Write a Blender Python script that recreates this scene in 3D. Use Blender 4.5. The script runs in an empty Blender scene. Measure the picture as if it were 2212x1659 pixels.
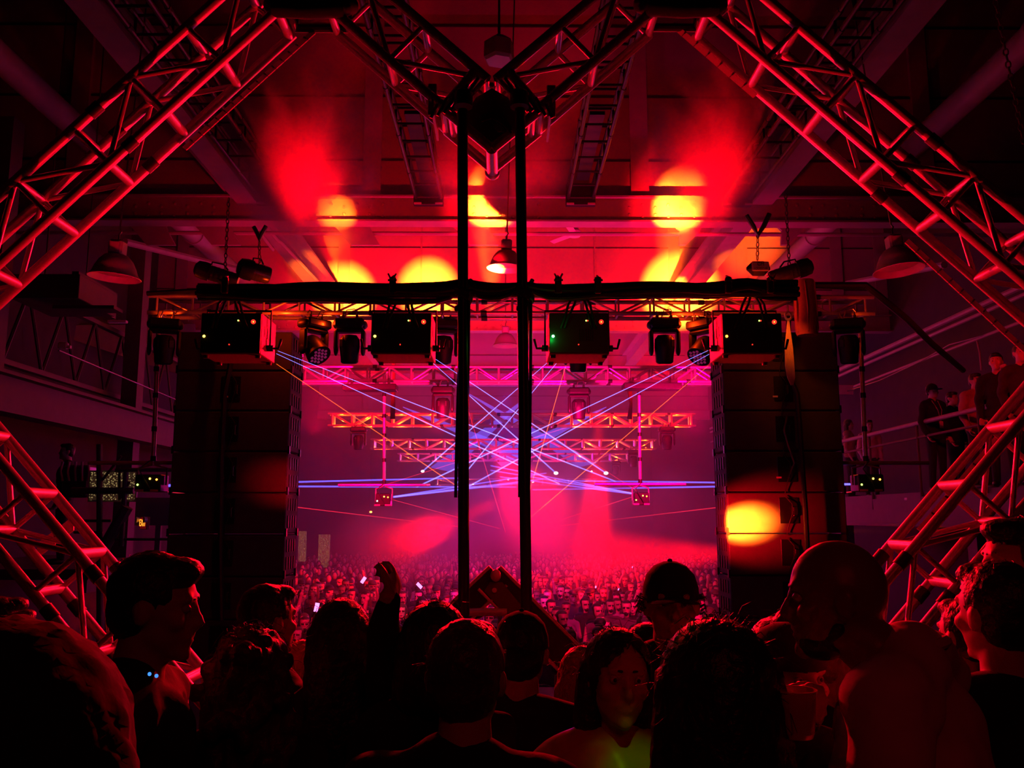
import bpy, math, random
import numpy as np
from mathutils import Vector, Matrix
PI = math.pi
SC = bpy.context.scene
COL = SC.collection
rnd = random.Random(7)

# ------------------------------------------------------------------ camera, world, exposure
CAMZ = 1.95
FPX = 1900.0
PITCH = math.atan(290.5 / FPX)
YAW = math.atan(16.0 / (FPX / math.cos(PITCH)))
Fv = Vector((math.sin(YAW) * math.cos(PITCH), math.cos(YAW) * math.cos(PITCH), math.sin(PITCH)))
Rv = Vector((math.cos(YAW), -math.sin(YAW), 0))
Uv = Rv.cross(Fv)
CAM = Vector((0, 0, CAMZ))

def W(px, py, d):
    """world point seen at photo pixel (px, py) lying at distance d along the hall"""
    v = Fv + Rv * ((px - 1106) / FPX) + Uv * ((829.5 - py) / FPX)
    return CAM + v * (d / v.y)

cd = bpy.data.cameras.new('camera')
cam = bpy.data.objects.new('camera', cd)
COL.objects.link(cam)
cam.matrix_world = Matrix(((Rv.x, Uv.x, -Fv.x, 0), (Rv.y, Uv.y, -Fv.y, 0), (Rv.z, Uv.z, -Fv.z, CAMZ), (0, 0, 0, 1)))
cd.sensor_width = 36
cd.lens = 36 * FPX / 2212
cd.clip_start = 0.05
cd.clip_end = 200
SC.camera = cam
SC.view_settings.view_transform = 'Standard'
SC.view_settings.look = 'None'
SC.view_settings.gamma = 1
SC.view_settings.use_curve_mapping = False
SC.view_settings.exposure = 0.0
w = bpy.data.worlds.new('world')
SC.world = w
w.use_nodes = True
w.node_tree.nodes['Background'].inputs[0].default_value = (1, 0.03, 0.09, 1)
w.node_tree.nodes['Background'].inputs[1].default_value = 0.0016
cy = SC.cycles
cy.max_bounces = 5
cy.diffuse_bounces = 2
cy.glossy_bounces = 2
cy.transmission_bounces = 3
cy.volume_bounces = 0
cy.transparent_max_bounces = 24
cy.use_denoising = True
cy.sample_clamp_indirect = 2.0
cy.caustics_reflective = False
cy.caustics_refractive = False
cy.volume_step_rate = 3.0
cy.volume_max_steps = 96
cy.use_adaptive_sampling = True
cy.adaptive_threshold = 0.025
cy.adaptive_min_samples = 16
cy.use_light_tree = True

# ------------------------------------------------------------------ stage lights
def lamp(kind, name, loc, color, energy, target=None, angle=40, blend=0.3, radius=0.05, gobo=None, spread=None):
    l = bpy.data.lights.new(name, kind)
    l.color = color
    l.energy = energy
    o = bpy.data.objects.new(name, l)
    COL.objects.link(o)
    o.location = loc
    if kind in ('SPOT', 'POINT'):
        l.shadow_soft_size = radius
    if kind == 'SPOT':
        l.spot_size = math.radians(angle)
        l.spot_blend = blend
    if target is not None:
        o.rotation_euler = (Vector(target) - Vector(loc)).to_track_quat('-Z', 'Y').to_euler()
    if gobo:
        l.use_nodes = True
        nt = l.node_tree
        em = nt.nodes['Emission']
        tc = nt.nodes.new('ShaderNodeTexCoord')
        nz = nt.nodes.new('ShaderNodeTexNoise')
        nz.inputs['Scale'].default_value = gobo
        nz.inputs['Detail'].default_value = 2
        rp = nt.nodes.new('ShaderNodeValToRGB')
        rp.color_ramp.elements[0].position = 0.45
        rp.color_ramp.elements[1].position = 0.6
        nt.links.new(tc.outputs['Normal'], nz.inputs['Vector'])
        nt.links.new(nz.outputs['Fac'], rp.inputs[0])
        nt.links.new(rp.outputs[0], em.inputs['Strength'])
    return o

RED = (1.0, 0.0004, 0.007)
HOT = (1.0, 0.10, 0.005)
MAG = (1.0, 0.0, 0.22)
VIO = (0.45, 0.0, 1.0)
# wash heads on the stage truss shining back towards the stage
for sx in (-1, 1):
    lamp('SPOT', 'stage_wash_light', (2.3 * sx, 9.4, 3.75), RED, 1300, (-2.3 * sx, 4.2, 3.7), 42, .8, 0.08)
    lamp('SPOT', 'stage_wash_light', (1.0 * sx, 9.4, 3.75), RED, 1300, (-2.2 * sx, 4.2, 1.5), 44, .8, 0.08)
    lamp('SPOT', 'arm_fill_light', (.75 * sx, 5.3, 1.65), RED, 520, (-2.1 * sx, 4.2, 3.9), 62, 1, 0.06)  # added fill spots that brighten the truss arms, no fixture here
    lamp('SPOT', 'arm_fill_light', (.75 * sx, 5.3, 1.65), RED, 160, (-1.9 * sx, 4.2, 1.5), 50, 1, 0.06)
    lamp('SPOT', 'stage_wash_light', (1.6 * sx, 9.4, 3.75), RED, 1700, (0, 2.6, 1.4), 60, 1, 0.1)
    lamp('SPOT', 'stage_tint_light', (3.0 * sx, 9.4, 3.75), (.12, .08, 1), 22, (-1.5 * sx, 4.2, 3.4), 40, 1, 0.05)
lamp('POINT', 'underside_fill_light', (0, 5.9, 1.25), RED, 22, radius=.1)  # added fill from below for projector bottoms and truss undersides
# hot beams thrown up on girder and panels
def hot(src, pix, d, ang, e, blend=1.0, col=HOT, halo=True):
    s = W(*src)
    t = W(pix[0], pix[1], d)
    if col is HOT and halo:
        lamp('SPOT', 'up_beam_halo', s, RED, e * .03, t, ang * 2.1, 1, 0.04)
    return lamp('SPOT', 'up_beam_light', s, col, e, t, ang, blend, 0.04)
hot((1060, 705, 10.6), (1062, 440), 14.0, 12, 220000)
hot((1430, 705, 10.6), (1466, 448), 14.0, 12, 240000)
hot((757, 705, 10.6), (727, 462), 14.0, 9, 42000)
hot((900, 700, 16.5), (925, 632), 22.4, 16, 150000)
hot((760, 700, 16.5), (745, 640), 22.4, 16, 150000)
hot((1450, 700, 16.5), (1465, 632), 22.4, 19, 230000)
hot((1500, 700, 10.6), (1592, 575), 17.5, 8, 40000)
hot((620, 700, 10.6), (662, 590), 17.5, 7, 36000)
hot((1440, 1160, 9.4), (1602, 1132), 10.25, 21, 26000, 1)
hot((780, 1060, 9.4), (624, 1045), 10.25, 28, 160, 1, RED)
# lamps throwing through the smoke
lamp('SPOT', 'smoke_light', (-2.2, 10.6, 4.7), RED, 3600, tuple(W(655, 300, 12.2)), 30, 1, 0.1)
lamp('SPOT', 'smoke_light', (2.4, 10.6, 4.7), RED, 3600, tuple(W(1545, 300, 12.2)), 30, 1, 0.1)
lamp('SPOT', 'smoke_light', (-.5, 10.6, 4.7), RED, 1500, tuple(W(1000, 345, 12.4)), 26, 1, 0.1)
lamp('SPOT', 'smoke_light', (.3, 10.6, 4.7), RED, 1500, tuple(W(1150, 345, 12.4)), 26, 1, 0.1)
lamp('SPOT', 'girder_fill_light', (-1.6, 10.6, 4.2), RED, 420, (-2.2, 14, 6.7), 90, 1, 0.1)  # added red fill pair brightening the near girder
lamp('SPOT', 'girder_fill_light', (1.6, 10.6, 4.2), RED, 300, (2.2, 14, 6.7), 90, 1, 0.1)
lamp('SPOT', 'panel_wash_light', (-2.4, 15.4, 4.4), RED, 5200, (-2.6, 22.4, 7.2), 75, 1, 0.1)
lamp('SPOT', 'panel_wash_light', (2.8, 15.4, 4.4), RED, 5600, (3.0, 22.4, 7.2), 75, 1, 0.1)
lamp('SPOT', 'panel_wash_light', (0, 25, 4.4), (1, .0, .05), 500, (0, 32, 7.5), 80, 1, 0.1)
# fill lamps added in front of the lighting trusses to brighten them
for (yy, xx, e, c_) in ((8.8, 0, 45, RED), (13.3, -2.9, 560, (1, 0, .05)), (13.3, -1.0, 560, (1, 0, .06)), (13.3, 1.0, 560, (1, 0, .12)), (13.3, 2.9, 560, (1, 0, .12)), (18.9, -2.5, 90, RED), (18.9, 2.5, 90, RED), (25.8, -2, 90, RED), (25.8, 2, 90, RED), (32.8, -2, 200, RED), (32.8, 2, 200, RED)):
    lamp('SPOT', 'truss_front_fill', (xx, yy, 3.2), c_, e, (xx, yy + .9, 4.35), 96, .7, 0.05)
# rear hall
lamp('POINT', 'hall_magenta_light', (0.2, 29, 2.6), (1, 0, .18), 760, radius=0.3)
lamp('POINT', 'hall_red_light', (1.2, 26, 1.4), RED, 420, radius=0.3)
lamp('POINT', 'hall_violet_light', (0.2, 30, 4.4), (.25, 0, 1), 200, radius=0.3)
lamp('SPOT', 'crowd_beam_light', tuple(W(1075, 1085, 15.5)), RED, 30000, tuple(W(800, 1200, 22)), 13, 0.9, 0.1)
lamp('SPOT', 'crowd_beam_light', (1.9, 17.5, 4.2), RED, 26000, (2.0, 21.5, -1.6), 17, 0.9, 0.1)
lamp('SPOT', 'crowd_beam_light', (5.5, 18.6, 1.2), RED, 12000, (0, 19.6, 1.0), 26, 0.9, 0.1)
lamp('SPOT', 'crowd_wash_light', (-2.5, 10.8, 4.0), (1, 0.0, 0.06), 5200, (-2, 22, -1), 62, 1, 0.1)
lamp('SPOT', 'crowd_wash_light', (2.5, 10.8, 4.0), (1, 0.0, 0.10), 4600, (2, 22, -1), 62, 1, 0.1)
lamp('SPOT', 'crowd_violet_light', (0, 14.8, 4.1), (0.3, 0.02, 1), 1100, (0, 22, -1), 50, 1, 0.1)
lamp('SPOT', 'crowd_white_light', (-.8, 12.4, 3.9), (.4, 0.45, 1), 420, (-1.6, 18.5, -1), 13, 1, 0.1)
lamp('SPOT', 'crowd_beam_light', tuple(W(1062, 960, 19.8)), RED, 9000, tuple(W(1220, 1190, 22.5)), 50, 0.9, 0.1)
# dim side spill in the galleries
lamp('POINT', 'gallery_light', (5.2, 14.5, 5.6), (1, 0, .06), 6, radius=.1)
lamp('POINT', 'gallery_light', (-5.4, 13.2, 5.6), (1, 0, .03), 5, radius=.1)
lamp('SPOT', 'gallery_light', (4.2, 8.0, 4.4), RED, 300, (7, 13, 3.6), 50, 1, .1)
lamp('SPOT', 'lamp_fill_light', (-3.5, 8.0, 3.1), (1, 0, .02), 70, (-4.0, 9, 4.5), 50, 1, .1)  # added fill pair so the high bay lamps show
lamp('SPOT', 'lamp_fill_light', (3.6, 8.2, 3.1), (1, 0, .02), 70, (4.12, 9.2, 4.6), 50, 1, .1)
lamp('POINT', 'booth_edge_fill', (.25, 4.3, 1.95), RED, 1.6, radius=.03)  # added fill that reddens the booth frame edges
lamp('SPOT', 'yellow_spot_light', (0.30, 1.0, 2.9), (1, .55, 0.0), 3, (0.29, 2.2, 1.37), 7, 0.8, 0.02)
lamp('SPOT', 'green_spot_light', (0.30, 1.0, 2.9), (0.25, 1, 0.0), 8, (0.345, 2.2, 1.32), 8, 0.7, 0.02)
lamp('SPOT', 'stage_fill_light', (0.6, -1.5, 3.6), (1, .02, .03), 16, (0.6, 3, 1.2), 60, 1, .3)  # unseen fill added behind the camera to lift the faces

# ------------------------------------------------------------------ materials
MATS = {}
def mat(name, color, rough=0.6, metal=0.0, emit=None, estr=0.0, var=0.0, vscale=8.0, bump=0.0, alpha=None, trans=0.0, randcol=None):
    if name in MATS:
        return MATS[name]
    m = bpy.data.materials.new(name)
    m.use_nodes = True
    nt = m.node_tree
    b = nt.nodes['Principled BSDF']
    b.inputs['Base Color'].default_value = (*color, 1)
    b.inputs['Roughness'].default_value = rough
    b.inputs['Metallic'].default_value = metal
    if trans:
        b.inputs['Transmission Weight'].default_value = trans
    if emit:
        b.inputs['Emission Color'].default_value = (*emit, 1)
        b.inputs['Emission Strength'].default_value = estr
    tc = nt.nodes.new('ShaderNodeTexCoord')
    nz = nt.nodes.new('ShaderNodeTexNoise')
    nz.inputs['Scale'].default_value = vscale
    nz.inputs['Detail'].default_value = 4
    nt.links.new(tc.outputs['Object'], nz.inputs['Vector'])
    if var or randcol:
        mx = nt.nodes.new('ShaderNodeMix')
        mx.data_type = 'RGBA'
        mx.inputs['A'].default_value = (*[c * (1 - var) for c in color], 1)
        mx.inputs['B'].default_value = (*[min(1, c * (1 + var)) for c in color], 1)
        nt.links.new(nz.outputs['Fac'], mx.inputs['Factor'])
        nt.links.new(mx.outputs['Result'], b.inputs['Base Color'])
        if randcol:
            oi = nt.nodes.new('ShaderNodeObjectInfo')
            cr = nt.nodes.new('ShaderNodeValToRGB')
            cr.color_ramp.interpolation = 'CONSTANT'
            els = cr.color_ramp.elements
            els[0].color = (*randcol[0], 1)
            els[1].color = (*randcol[1], 1)
            els[1].position = 1.0 / len(randcol)
            for i in range(2, len(randcol)):
                e = els.new(i / len(randcol))
                e.color = (*randcol[i], 1)
            nt.links.new(oi.outputs['Random'], cr.inputs[0])
            nt.links.new(cr.outputs[0], b.inputs['Base Color'])
    if bump:
        bp = nt.nodes.new('ShaderNodeBump')
        bp.inputs['Strength'].default_value = bump
        bp.inputs['Distance'].default_value = 0.01
        nt.links.new(nz.outputs['Fac'], bp.inputs['Height'])
        nt.links.new(bp.outputs[0], b.inputs['Normal'])
    MATS[name] = m
    return m

def glow(name, color, strength, additive=False, fac=1.0):
    if name in MATS:
        return MATS[name]
    m = bpy.data.materials.new(name)
    m.use_nodes = True
    nt = m.node_tree
    nt.nodes.remove(nt.nodes['Principled BSDF'])
    out = nt.nodes['Material Output']
    e = nt.nodes.new('ShaderNodeEmission')
    e.inputs[0].default_value = (*color, 1)
    e.inputs[1].default_value = strength
    if additive:
        t = nt.nodes.new('ShaderNodeBsdfTransparent')
        a = nt.nodes.new('ShaderNodeAddShader')
        nt.links.new(e.outputs[0], a.inputs[0])
        nt.links.new(t.outputs[0], a.inputs[1])
        nt.links.new(a.outputs[0], out.inputs[0])
        m.cycles.emission_sampling = 'NONE'
    else:
        nt.links.new(e.outputs[0], out.inputs[0])
    MATS[name] = m
    return m

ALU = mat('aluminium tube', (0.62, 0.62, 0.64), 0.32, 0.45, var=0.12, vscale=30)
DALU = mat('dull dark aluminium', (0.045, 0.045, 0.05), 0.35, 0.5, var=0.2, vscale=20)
BLK = mat('black powder coat', (0.012, 0.012, 0.013), 0.5, 0.0, var=0.3, vscale=40)
BLKM = mat('black painted pipe', (0.010, 0.010, 0.011), 0.35, 0.0, var=0.3, vscale=20)
RUB = mat('black cable rubber', (0.012, 0.012, 0.012), 0.55)
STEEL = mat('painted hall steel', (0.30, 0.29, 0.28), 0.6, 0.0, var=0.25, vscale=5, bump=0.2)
GSTEEL = mat('dimmed gallery steel', (0.07, 0.05, 0.045), 0.65, 0.0, var=0.3, vscale=5, bump=0.2)  # hall steel with a darkened colour, keeps the side galleries dim
PANEL = mat('painted wall panel', (0.33, 0.32, 0.31), 0.7, 0.0, var=0.18, vscale=2.2, bump=0.1)
DARKW = mat('dark brick wall', (0.035, 0.03, 0.03), 0.9, 0.0, var=0.35, vscale=3, bump=0.3)
DARKC = mat('dark ceiling deck', (0.06, 0.055, 0.05), 0.9, 0.0, var=0.3, vscale=2)
FLOOR = mat('worn concrete floor', (0.12, 0.12, 0.12), 0.8, 0.0, var=0.3, vscale=4)
DECK = mat('black stage deck', (0.02, 0.02, 0.02), 0.8, 0.0, var=0.3, vscale=6)
SPK = mat('speaker cabinet paint', (0.055, 0.055, 0.055), 0.75, 0.0, var=0.25, vscale=9, bump=0.25)
SPKG = mat('speaker side grey', (0.10, 0.10, 0.10), 0.6, var=0.2)
ENAM = mat('white enamel', (0.55, 0.55, 0.53), 0.4, 0.0, var=0.1)
WHITE = mat('white label', (0.7, 0.7, 0.7), 0.6)
STRIP = mat('pale led strip housing', (0.62, 0.6, 0.6), 0.5, var=0.1)
CHAIN = mat('oiled chain steel', (0.2, 0.2, 0.2), 0.35, 0.7)
BAG = mat('red canvas bag', (0.45, 0.10, 0.08), 0.85, var=0.3, vscale=12, bump=0.4)
SLING = mat('pale rope sling', (0.75, 0.6, 0.3), 0.8, var=0.2)
LENS = mat('glass lens', (0.35, 0.33, 0.4), 0.15, 0.3)
SKIN = mat('skin', (0.50, 0.32, 0.25), 0.5, var=0.08, vscale=20)
SKIND = mat('deep skin', (0.22, 0.12, 0.08), 0.42, var=0.08, vscale=20)
HAIRD = mat('dark hair', (0.012, 0.009, 0.008), 0.42, var=0.4, vscale=60, bump=0.7)
HAIRB = mat('brown hair', (0.06, 0.03, 0.018), 0.42, var=0.5, vscale=60, bump=0.7)
HAIRL = mat('blond hair', (0.45, 0.30, 0.14), 0.45, var=0.4, vscale=60, bump=0.7)
CBLK = mat('black cloth', (0.008, 0.008, 0.009), 0.9, var=0.3, vscale=25, bump=0.3)
CGRY = mat('charcoal cloth', (0.03, 0.03, 0.032), 0.9, var=0.3, vscale=25, bump=0.3)
CWHT = mat('pale cloth', (0.62, 0.6, 0.58), 0.85, var=0.15, vscale=15, bump=0.3)
CTAN = mat('tan jacket cloth', (0.36, 0.26, 0.18), 0.85, var=0.15, vscale=15, bump=0.3)
CYEL = mat('yellow satin', (0.55, 0.5, 0.2), 0.35, var=0.2, vscale=10, bump=0.3)
JEAN = mat('dark trousers', (0.015, 0.017, 0.025), 0.9, var=0.2, vscale=30)
EYE = mat('eye white', (0.5, 0.5, 0.5), 0.2)
CUPM = mat('clear plastic cup', (0.8, 0.42, 0.28), 0.2, 0.0, trans=0.25)
DRINK = mat('amber drink', (0.3, 0.12, 0.02), 0.2, trans=0.3)
LEDG = glow('green indicator', (0.08, 1, 0.2), 30)
LEDY = glow('yellow indicator', (1, 0.55, 0.05), 8)
LEDO = glow('orange indicator', (1, 0.25, 0.02), 9)
LEDR = glow('red indicator', (1, 0.02, 0.01), 3)
LEDB = glow('blue indicator', (0.05, 0.25, 1), 1.5)
GREEN2 = glow('yellow green indicator', (0.5, 0.9, 0.1), 5)
EXITM = glow('exit lettering', (1, 0.28, 0.02), 2.2)
EXITB = glow('exit sign face', (1, 0.01, 0.02), 0.10)

# ------------------------------------------------------------------ mesh helpers
class MB:
    def __init__(s):
        s.v = []; s.f = []; s.m = []
    def add(s, vs, fs, mi=0):
        o = len(s.v)
        s.v.extend([tuple(x) for x in vs])
        s.f.extend([tuple(i + o for i in f) for f in fs])
        s.m.extend([mi] * len(fs))
        return s
    def box(s, c, size, R=None, mi=0, bev=0.0):
        c = Vector(c); hx, hy, hz = [q / 2 for q in size]
        if bev <= 0:
            vs = [Vector((x * hx, y * hy, z * hz)) for x in (-1, 1) for y in (-1, 1) for z in (-1, 1)]
            fs = [(0, 1, 3, 2), (4, 6, 7, 5), (0, 4, 5, 1), (2, 3, 7, 6), (0, 2, 6, 4), (1, 5, 7, 3)]
        else:
            b = min(bev, hx * .9, hy * .9, hz * .9)
            vs = []; idx = {}
            for x in (-1, 1):
                for y in (-1, 1):
                    for z in (-1, 1):
                        for ax in range(3):
                            p = [x * (hx - b), y * (hy - b), z * (hz - b)]
                            p[ax] = (x, y, z)[ax] * (hx, hy, hz)[ax]
                            idx[(x, y, z, ax)] = len(vs); vs.append(Vector(p))
            fs = []
            for ax in range(3):
                a1, a2 = [q for q in range(3) if q != ax]
                for sg in (-1, 1):
                    q = []
                    for s1, s2 in ((-1, -1), (1, -1), (1, 1), (-1, 1)):
                        k = [0, 0, 0]; k[ax] = sg; k[a1] = s1; k[a2] = s2
                        q.append(idx[(*k, ax)])
                    if (sg > 0) == (ax == 1): q.reverse()
                    fs.append(tuple(q))
            for ax in range(3):
                a1, a2 = [q for q in range(3) if q != ax]
                for s1 in (-1, 1):
                    for s2 in (-1, 1):
                        ks = []
                        for e in (-1, 1):
                            k = [0, 0, 0]; k[ax] = e; k[a1] = s1; k[a2] = s2
                            ks.append(tuple(k))
                        fs.append((idx[(*ks[0], a1)], idx[(*ks[1], a1)], idx[(*ks[1], a2)], idx[(*ks[0], a2)]))
            for x in (-1, 1):
                for y in (-1, 1):
                    for z in (-1, 1):
                        fs.append((idx[(x, y, z, 0)], idx[(x, y, z, 1)], idx[(x, y, z, 2)]))
        if R is not None:
            vs = [R @ v for v in vs]
        s.add([v + c for v in vs], fs, mi)
        return s
    def tube(s, p, q, r, r2=None, n=10, mi=0, caps=True):
        p = Vector(p); q = Vector(q)
        if r2 is None: r2 = r
        d = (q - p)
        if d.length < 1e-6: return s
        d.normalize()
        a = d.orthogonal().normalized(); b = d.cross(a)
        vs = []
        for c, rr in ((p, r), (q, r2)):
            for i in range(n):
                t = 2 * PI * i / n
                vs.append(c + (a * math.cos(t) + b * math.sin(t)) * rr)
        fs = [(i, (i + 1) % n, n + (i + 1) % n, n + i) for i in range(n)]
        if caps:
            fs.append(tuple(reversed(range(n)))); fs.append(tuple(range(n, 2 * n)))
        return s.add(vs, fs, mi)
    def path(s, pts, r, n=8, mi=0, closed=False):
        pts = [Vector(p) for p in pts]
        m = len(pts); vs = []
        prev = None
        for i, p in enumerate(pts):
            t = (pts[(i + 1) % m] - pts[i - 1]) if closed else (pts[min(i + 1, m - 1)] - pts[max(i - 1, 0)])
            t.normalize()
            if prev is None: a = t.orthogonal().normalized()
            else:
                a = prev - t * prev.dot(t)
                a = a.normalized() if a.length > 1e-5 else t.orthogonal().normalized()
            prev = a
            b = t.cross(a)
            rr = r[i] if isinstance(r, (list, tuple)) else r
            for k in range(n):
                th = 2 * PI * k / n
                vs.append(p + (a * math.cos(th) + b * math.sin(th)) * rr)
        fs = []
        for i in range(m if closed else m - 1):
            j = (i + 1) % m
            for k in range(n):
                fs.append((i * n + k, i * n + (k + 1) % n, j * n + (k + 1) % n, j * n + k))
        if not closed:
            fs.append(tuple(reversed(range(n)))); fs.append(tuple(range((m - 1) * n, m * n)))
        return s.add(vs, fs, mi)
    def lathe(s, prof, c=(0, 0, 0), R=None, n=24, mi=0, closed=False):
        """prof: list of (radius, height) along local z"""
        vs = []; fs = []; m = len(prof)
        for r, h in prof:
            for k in range(n):
                t = 2 * PI * k / n
                v = Vector((r * math.cos(t), r * math.sin(t), h))
                if R is not None: v = R @ v
                vs.append(v + Vector(c))
        for i in range(m - 1 if not closed else m):
            j = (i + 1) % m
            for k in range(n):
                fs.append((i * n + k, i * n + (k + 1) % n, j * n + (k + 1) % n, j * n + k))
        return s.add(vs, fs, mi)
    def ell(s, c, rad, R=None, nu=18, nv=12, mi=0):
        vs = []; fs = []
        for j in range(1, nv):
            ph = PI * j / nv
            for i in range(nu):
                t = 2 * PI * i / nu
                v = Vector((rad[0] * math.sin(ph) * math.cos(t), rad[1] * math.sin(ph) * math.sin(t), rad[2] * math.cos(ph)))
                vs.append(v)
        vs.append(Vector((0, 0, rad[2]))); vs.append(Vector((0, 0, -rad[2])))
        T = len(vs) - 2; Bt = len(vs) - 1
        for j in range(nv - 2):
            for i in range(nu):
                fs.append((j * nu + i, (j + 1) * nu + i, (j + 1) * nu + (i + 1) % nu, j * nu + (i + 1) % nu))
        for i in range(nu):
            fs.append((T, i, (i + 1) % nu))
            fs.append((Bt, (nv - 2) * nu + (i + 1) % nu, (nv - 2) * nu + i))
        if R is not None: vs = [R @ v for v in vs]
        return s.add([v + Vector(c) for v in vs], fs, mi)
    def capsule(s, p, q, r1, r2, n=14, mi=0):
        p = Vector(p); q = Vector(q); d = q - p; L = d.length
        if L < 1e-5: return s.ell(p, (r1, r1, r1))
        d.normalize(); a = d.orthogonal().normalized(); b = d.cross(a)
        rings = []
        for k in range(1, 5): 
            t = -PI / 2 + PI / 2 * k / 4
            rings.append((p + d * (r1 * math.sin(t)), r1 * math.cos(t)))
        for k in range(0, 4):
            t = PI / 2 * k / 4
            rings.append((q + d * (r2 * math.sin(t)), r2 * math.cos(t)))
        vs = []
        for c, r in rings:
            for i in range(n):
                t = 2 * PI * i / n
                vs.append(c + (a * math.cos(t) + b * math.sin(t)) * r)
        m = len(rings)
        vs.append(p - d * r1); vs.append(q + d * r2)
        fs = []
        for j in range(m - 1):
            for i in range(n):
                fs.append((j * n + i, j * n + (i + 1) % n, (j + 1) * n + (i + 1) % n, (j + 1) * n + i))
        for i in range(n):
            fs.append((m * n, (i + 1) % n, i))
            fs.append((m * n + 1, (m - 1) * n + i, (m - 1) * n + (i + 1) % n))
        return s.add(vs, fs, mi)
    def prism(s, poly, depth_vec, mi=0):
        """poly: list of points (planar), extruded by vector"""
        n = len(poly); dv = Vector(depth_vec)
        vs = [Vector(p) for p in poly] + [Vector(p) + dv for p in poly]
        fs = [tuple(range(n)), tuple(reversed(range(n, 2 * n)))]
        for i in range(n):
            fs.append((i, n + i, n + (i + 1) % n, (i + 1) % n))
        return s.add(vs, fs, mi)
    def mesh(s, name, mats, smooth=35):
        me = bpy.data.meshes.new(name)
        me.from_pydata(s.v, [], s.f)
        for m in (mats if isinstance(mats, (list, tuple)) else [mats]):
            me.materials.append(m)
        me.polygons.foreach_set('material_index', s.m)
        if smooth:
            me.polygons.foreach_set('use_smooth', [True] * len(s.f))
            me.set_sharp_from_angle(angle=math.radians(smooth))
        me.update()
        return me
    def build(s, name, mats, parent=None, smooth=35, loc=None):
        o = bpy.data.objects.new(name, s.mesh(name, mats, smooth))
        COL.objects.link(o)
        if parent is not None:
            o.parent = parent
        if loc is not None: o.location = loc
        return o

def tag(o, label, cat, group=None, kind=None):
    if label: o['label'] = label
    if cat: o['category'] = cat
    if group: o['group'] = group
    if kind: o['kind'] = kind
    return o
def thing(name, label, cat, loc=(0, 0, 0), rz=0, group=None):
    o = bpy.data.objects.new(name, None)
    COL.objects.link(o)
    o.location = loc
    o.rotation_euler = (0, 0, rz)
    return tag(o, label, cat, group)
def struct(name, mb, m, smooth=35):
    o = mb.build(name, m, None, smooth)
    o['kind'] = 'structure'
    return o
def copy_tree(o, parent=None):
    c = o.copy(); COL.objects.link(c)
    if parent is not None: c.parent = parent
    for ch in o.children:
        copy_tree(ch, c)
    return c

# ------------------------------------------------------------------ the hall shell
ZF = -1.5     # dance floor level below the stage
struct('floor', MB().box((0, 35.5, ZF - .1), (24, 50, .2)), FLOOR)
struct('stage_floor', MB().box((0, 4.2, -.1), (24, 13, .2)).box((0, 10.6, -.95), (24, .2, 1.6)), DECK)
struct('wall_left', MB().box((-9.3, 28, 5), (.2, 66, 15)), DARKW)
struct('wall_right', MB().box((10.2, 28, 5), (.2, 66, 15)), DARKW)
struct('wall_back', MB().box((0, 60.6, 5), (22.4, .2, 15)), DARKW)
struct('ceiling', MB().box((0, 28, 12.6), (22.4, 66, .2)), DARKC)

def girder(Y, label, rivets):
    zb = 1.95 + 4.83
    t = MB()
    h = .42
    t.box((0, Y, zb + h / 2), (22, .03, h))
    t.box((0, Y, zb + h), (22, .30, .03)).box((0, Y, zb), (22, .30, .03))
    o = t.build('girder', STEEL)
    tag(o, label, 'girder', 'riveted cross girders of the hall')
    if rivets:
        rv = MB().lathe([(.0, .032), (.018, .026), (.028, .012), (.03, 0)], (0, 0, 0), Matrix.Rotation(PI / 2, 3, 'X'), n=8).mesh('rivet', STEEL)
        x = -8.9
        k = 0
        while x < 8.9:
            near = min(abs(x - c) for c in (-8, -5.4, -2.7, 0, 2.7, 5.4, 8))
            if near < .75:
                for zz in (.10 + .05 * (k % 2), .27 + .05 * ((k + 1) % 2)):
                    q = bpy.data.objects.new('rivet', rv); COL.objects.link(q); q.parent = o; q.location = (x, Y - .016, zb + zz)
            x += .215; k += 1
    return o
girder(14.0, 'nearest riveted steel girder crossing behind the stage truss, lit by yellow hot spots', True)
girder(22.5, 'second riveted girder, half hidden behind the stage truss', True)
girder(32.0, 'third girder seen under the second one through pink haze', False)
girder(43.0, 'farthest girder deep in the purple haze', False)

def panel_wall(Y, label, cols, thin=()):
    z0 = 1.95 + 4.83 + .42
    t = MB().box((0, Y + .22, (z0 + 12.5) / 2), (22, .08, 12.5 - z0))
    o = t.build('wall_panelling', PANEL)
    o['kind'] = 'structure'
    for px in cols:
        x = W(px, 500, Y).x
        c = MB().box((x, Y + .10, (z0 + 12.5) / 2), (.20, .16, 12.5 - z0)).box((x, Y + .01, (z0 + 12.5) / 2), (.30, .02, 12.5 - z0))
        c.build('pilaster', STEEL, o)
    for px in thin:
        x = W(px, 500, Y).x
        MB().tube((x, Y + .12, z0), (x, Y + .12, 12.5), .02).build('conduit', STEEL, o)
    for z in (z0 + .75, z0 + 1.9, z0 + 3.2):
        MB().box((0, Y + .165, z), (22, .02, .03)).build('panel_seam', BLK, o)
    return o
panel_wall(14.0, '', (150, 800, 1385, 2010))
panel_wall(22.5, '', (298, 398, 745, 1455, 1600, 1803, 1897), (910, 1285))
panel_wall(32.0, '', (700, 880, 1300, 1480))
panel_wall(43.0, '', (800, 1350))

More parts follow.
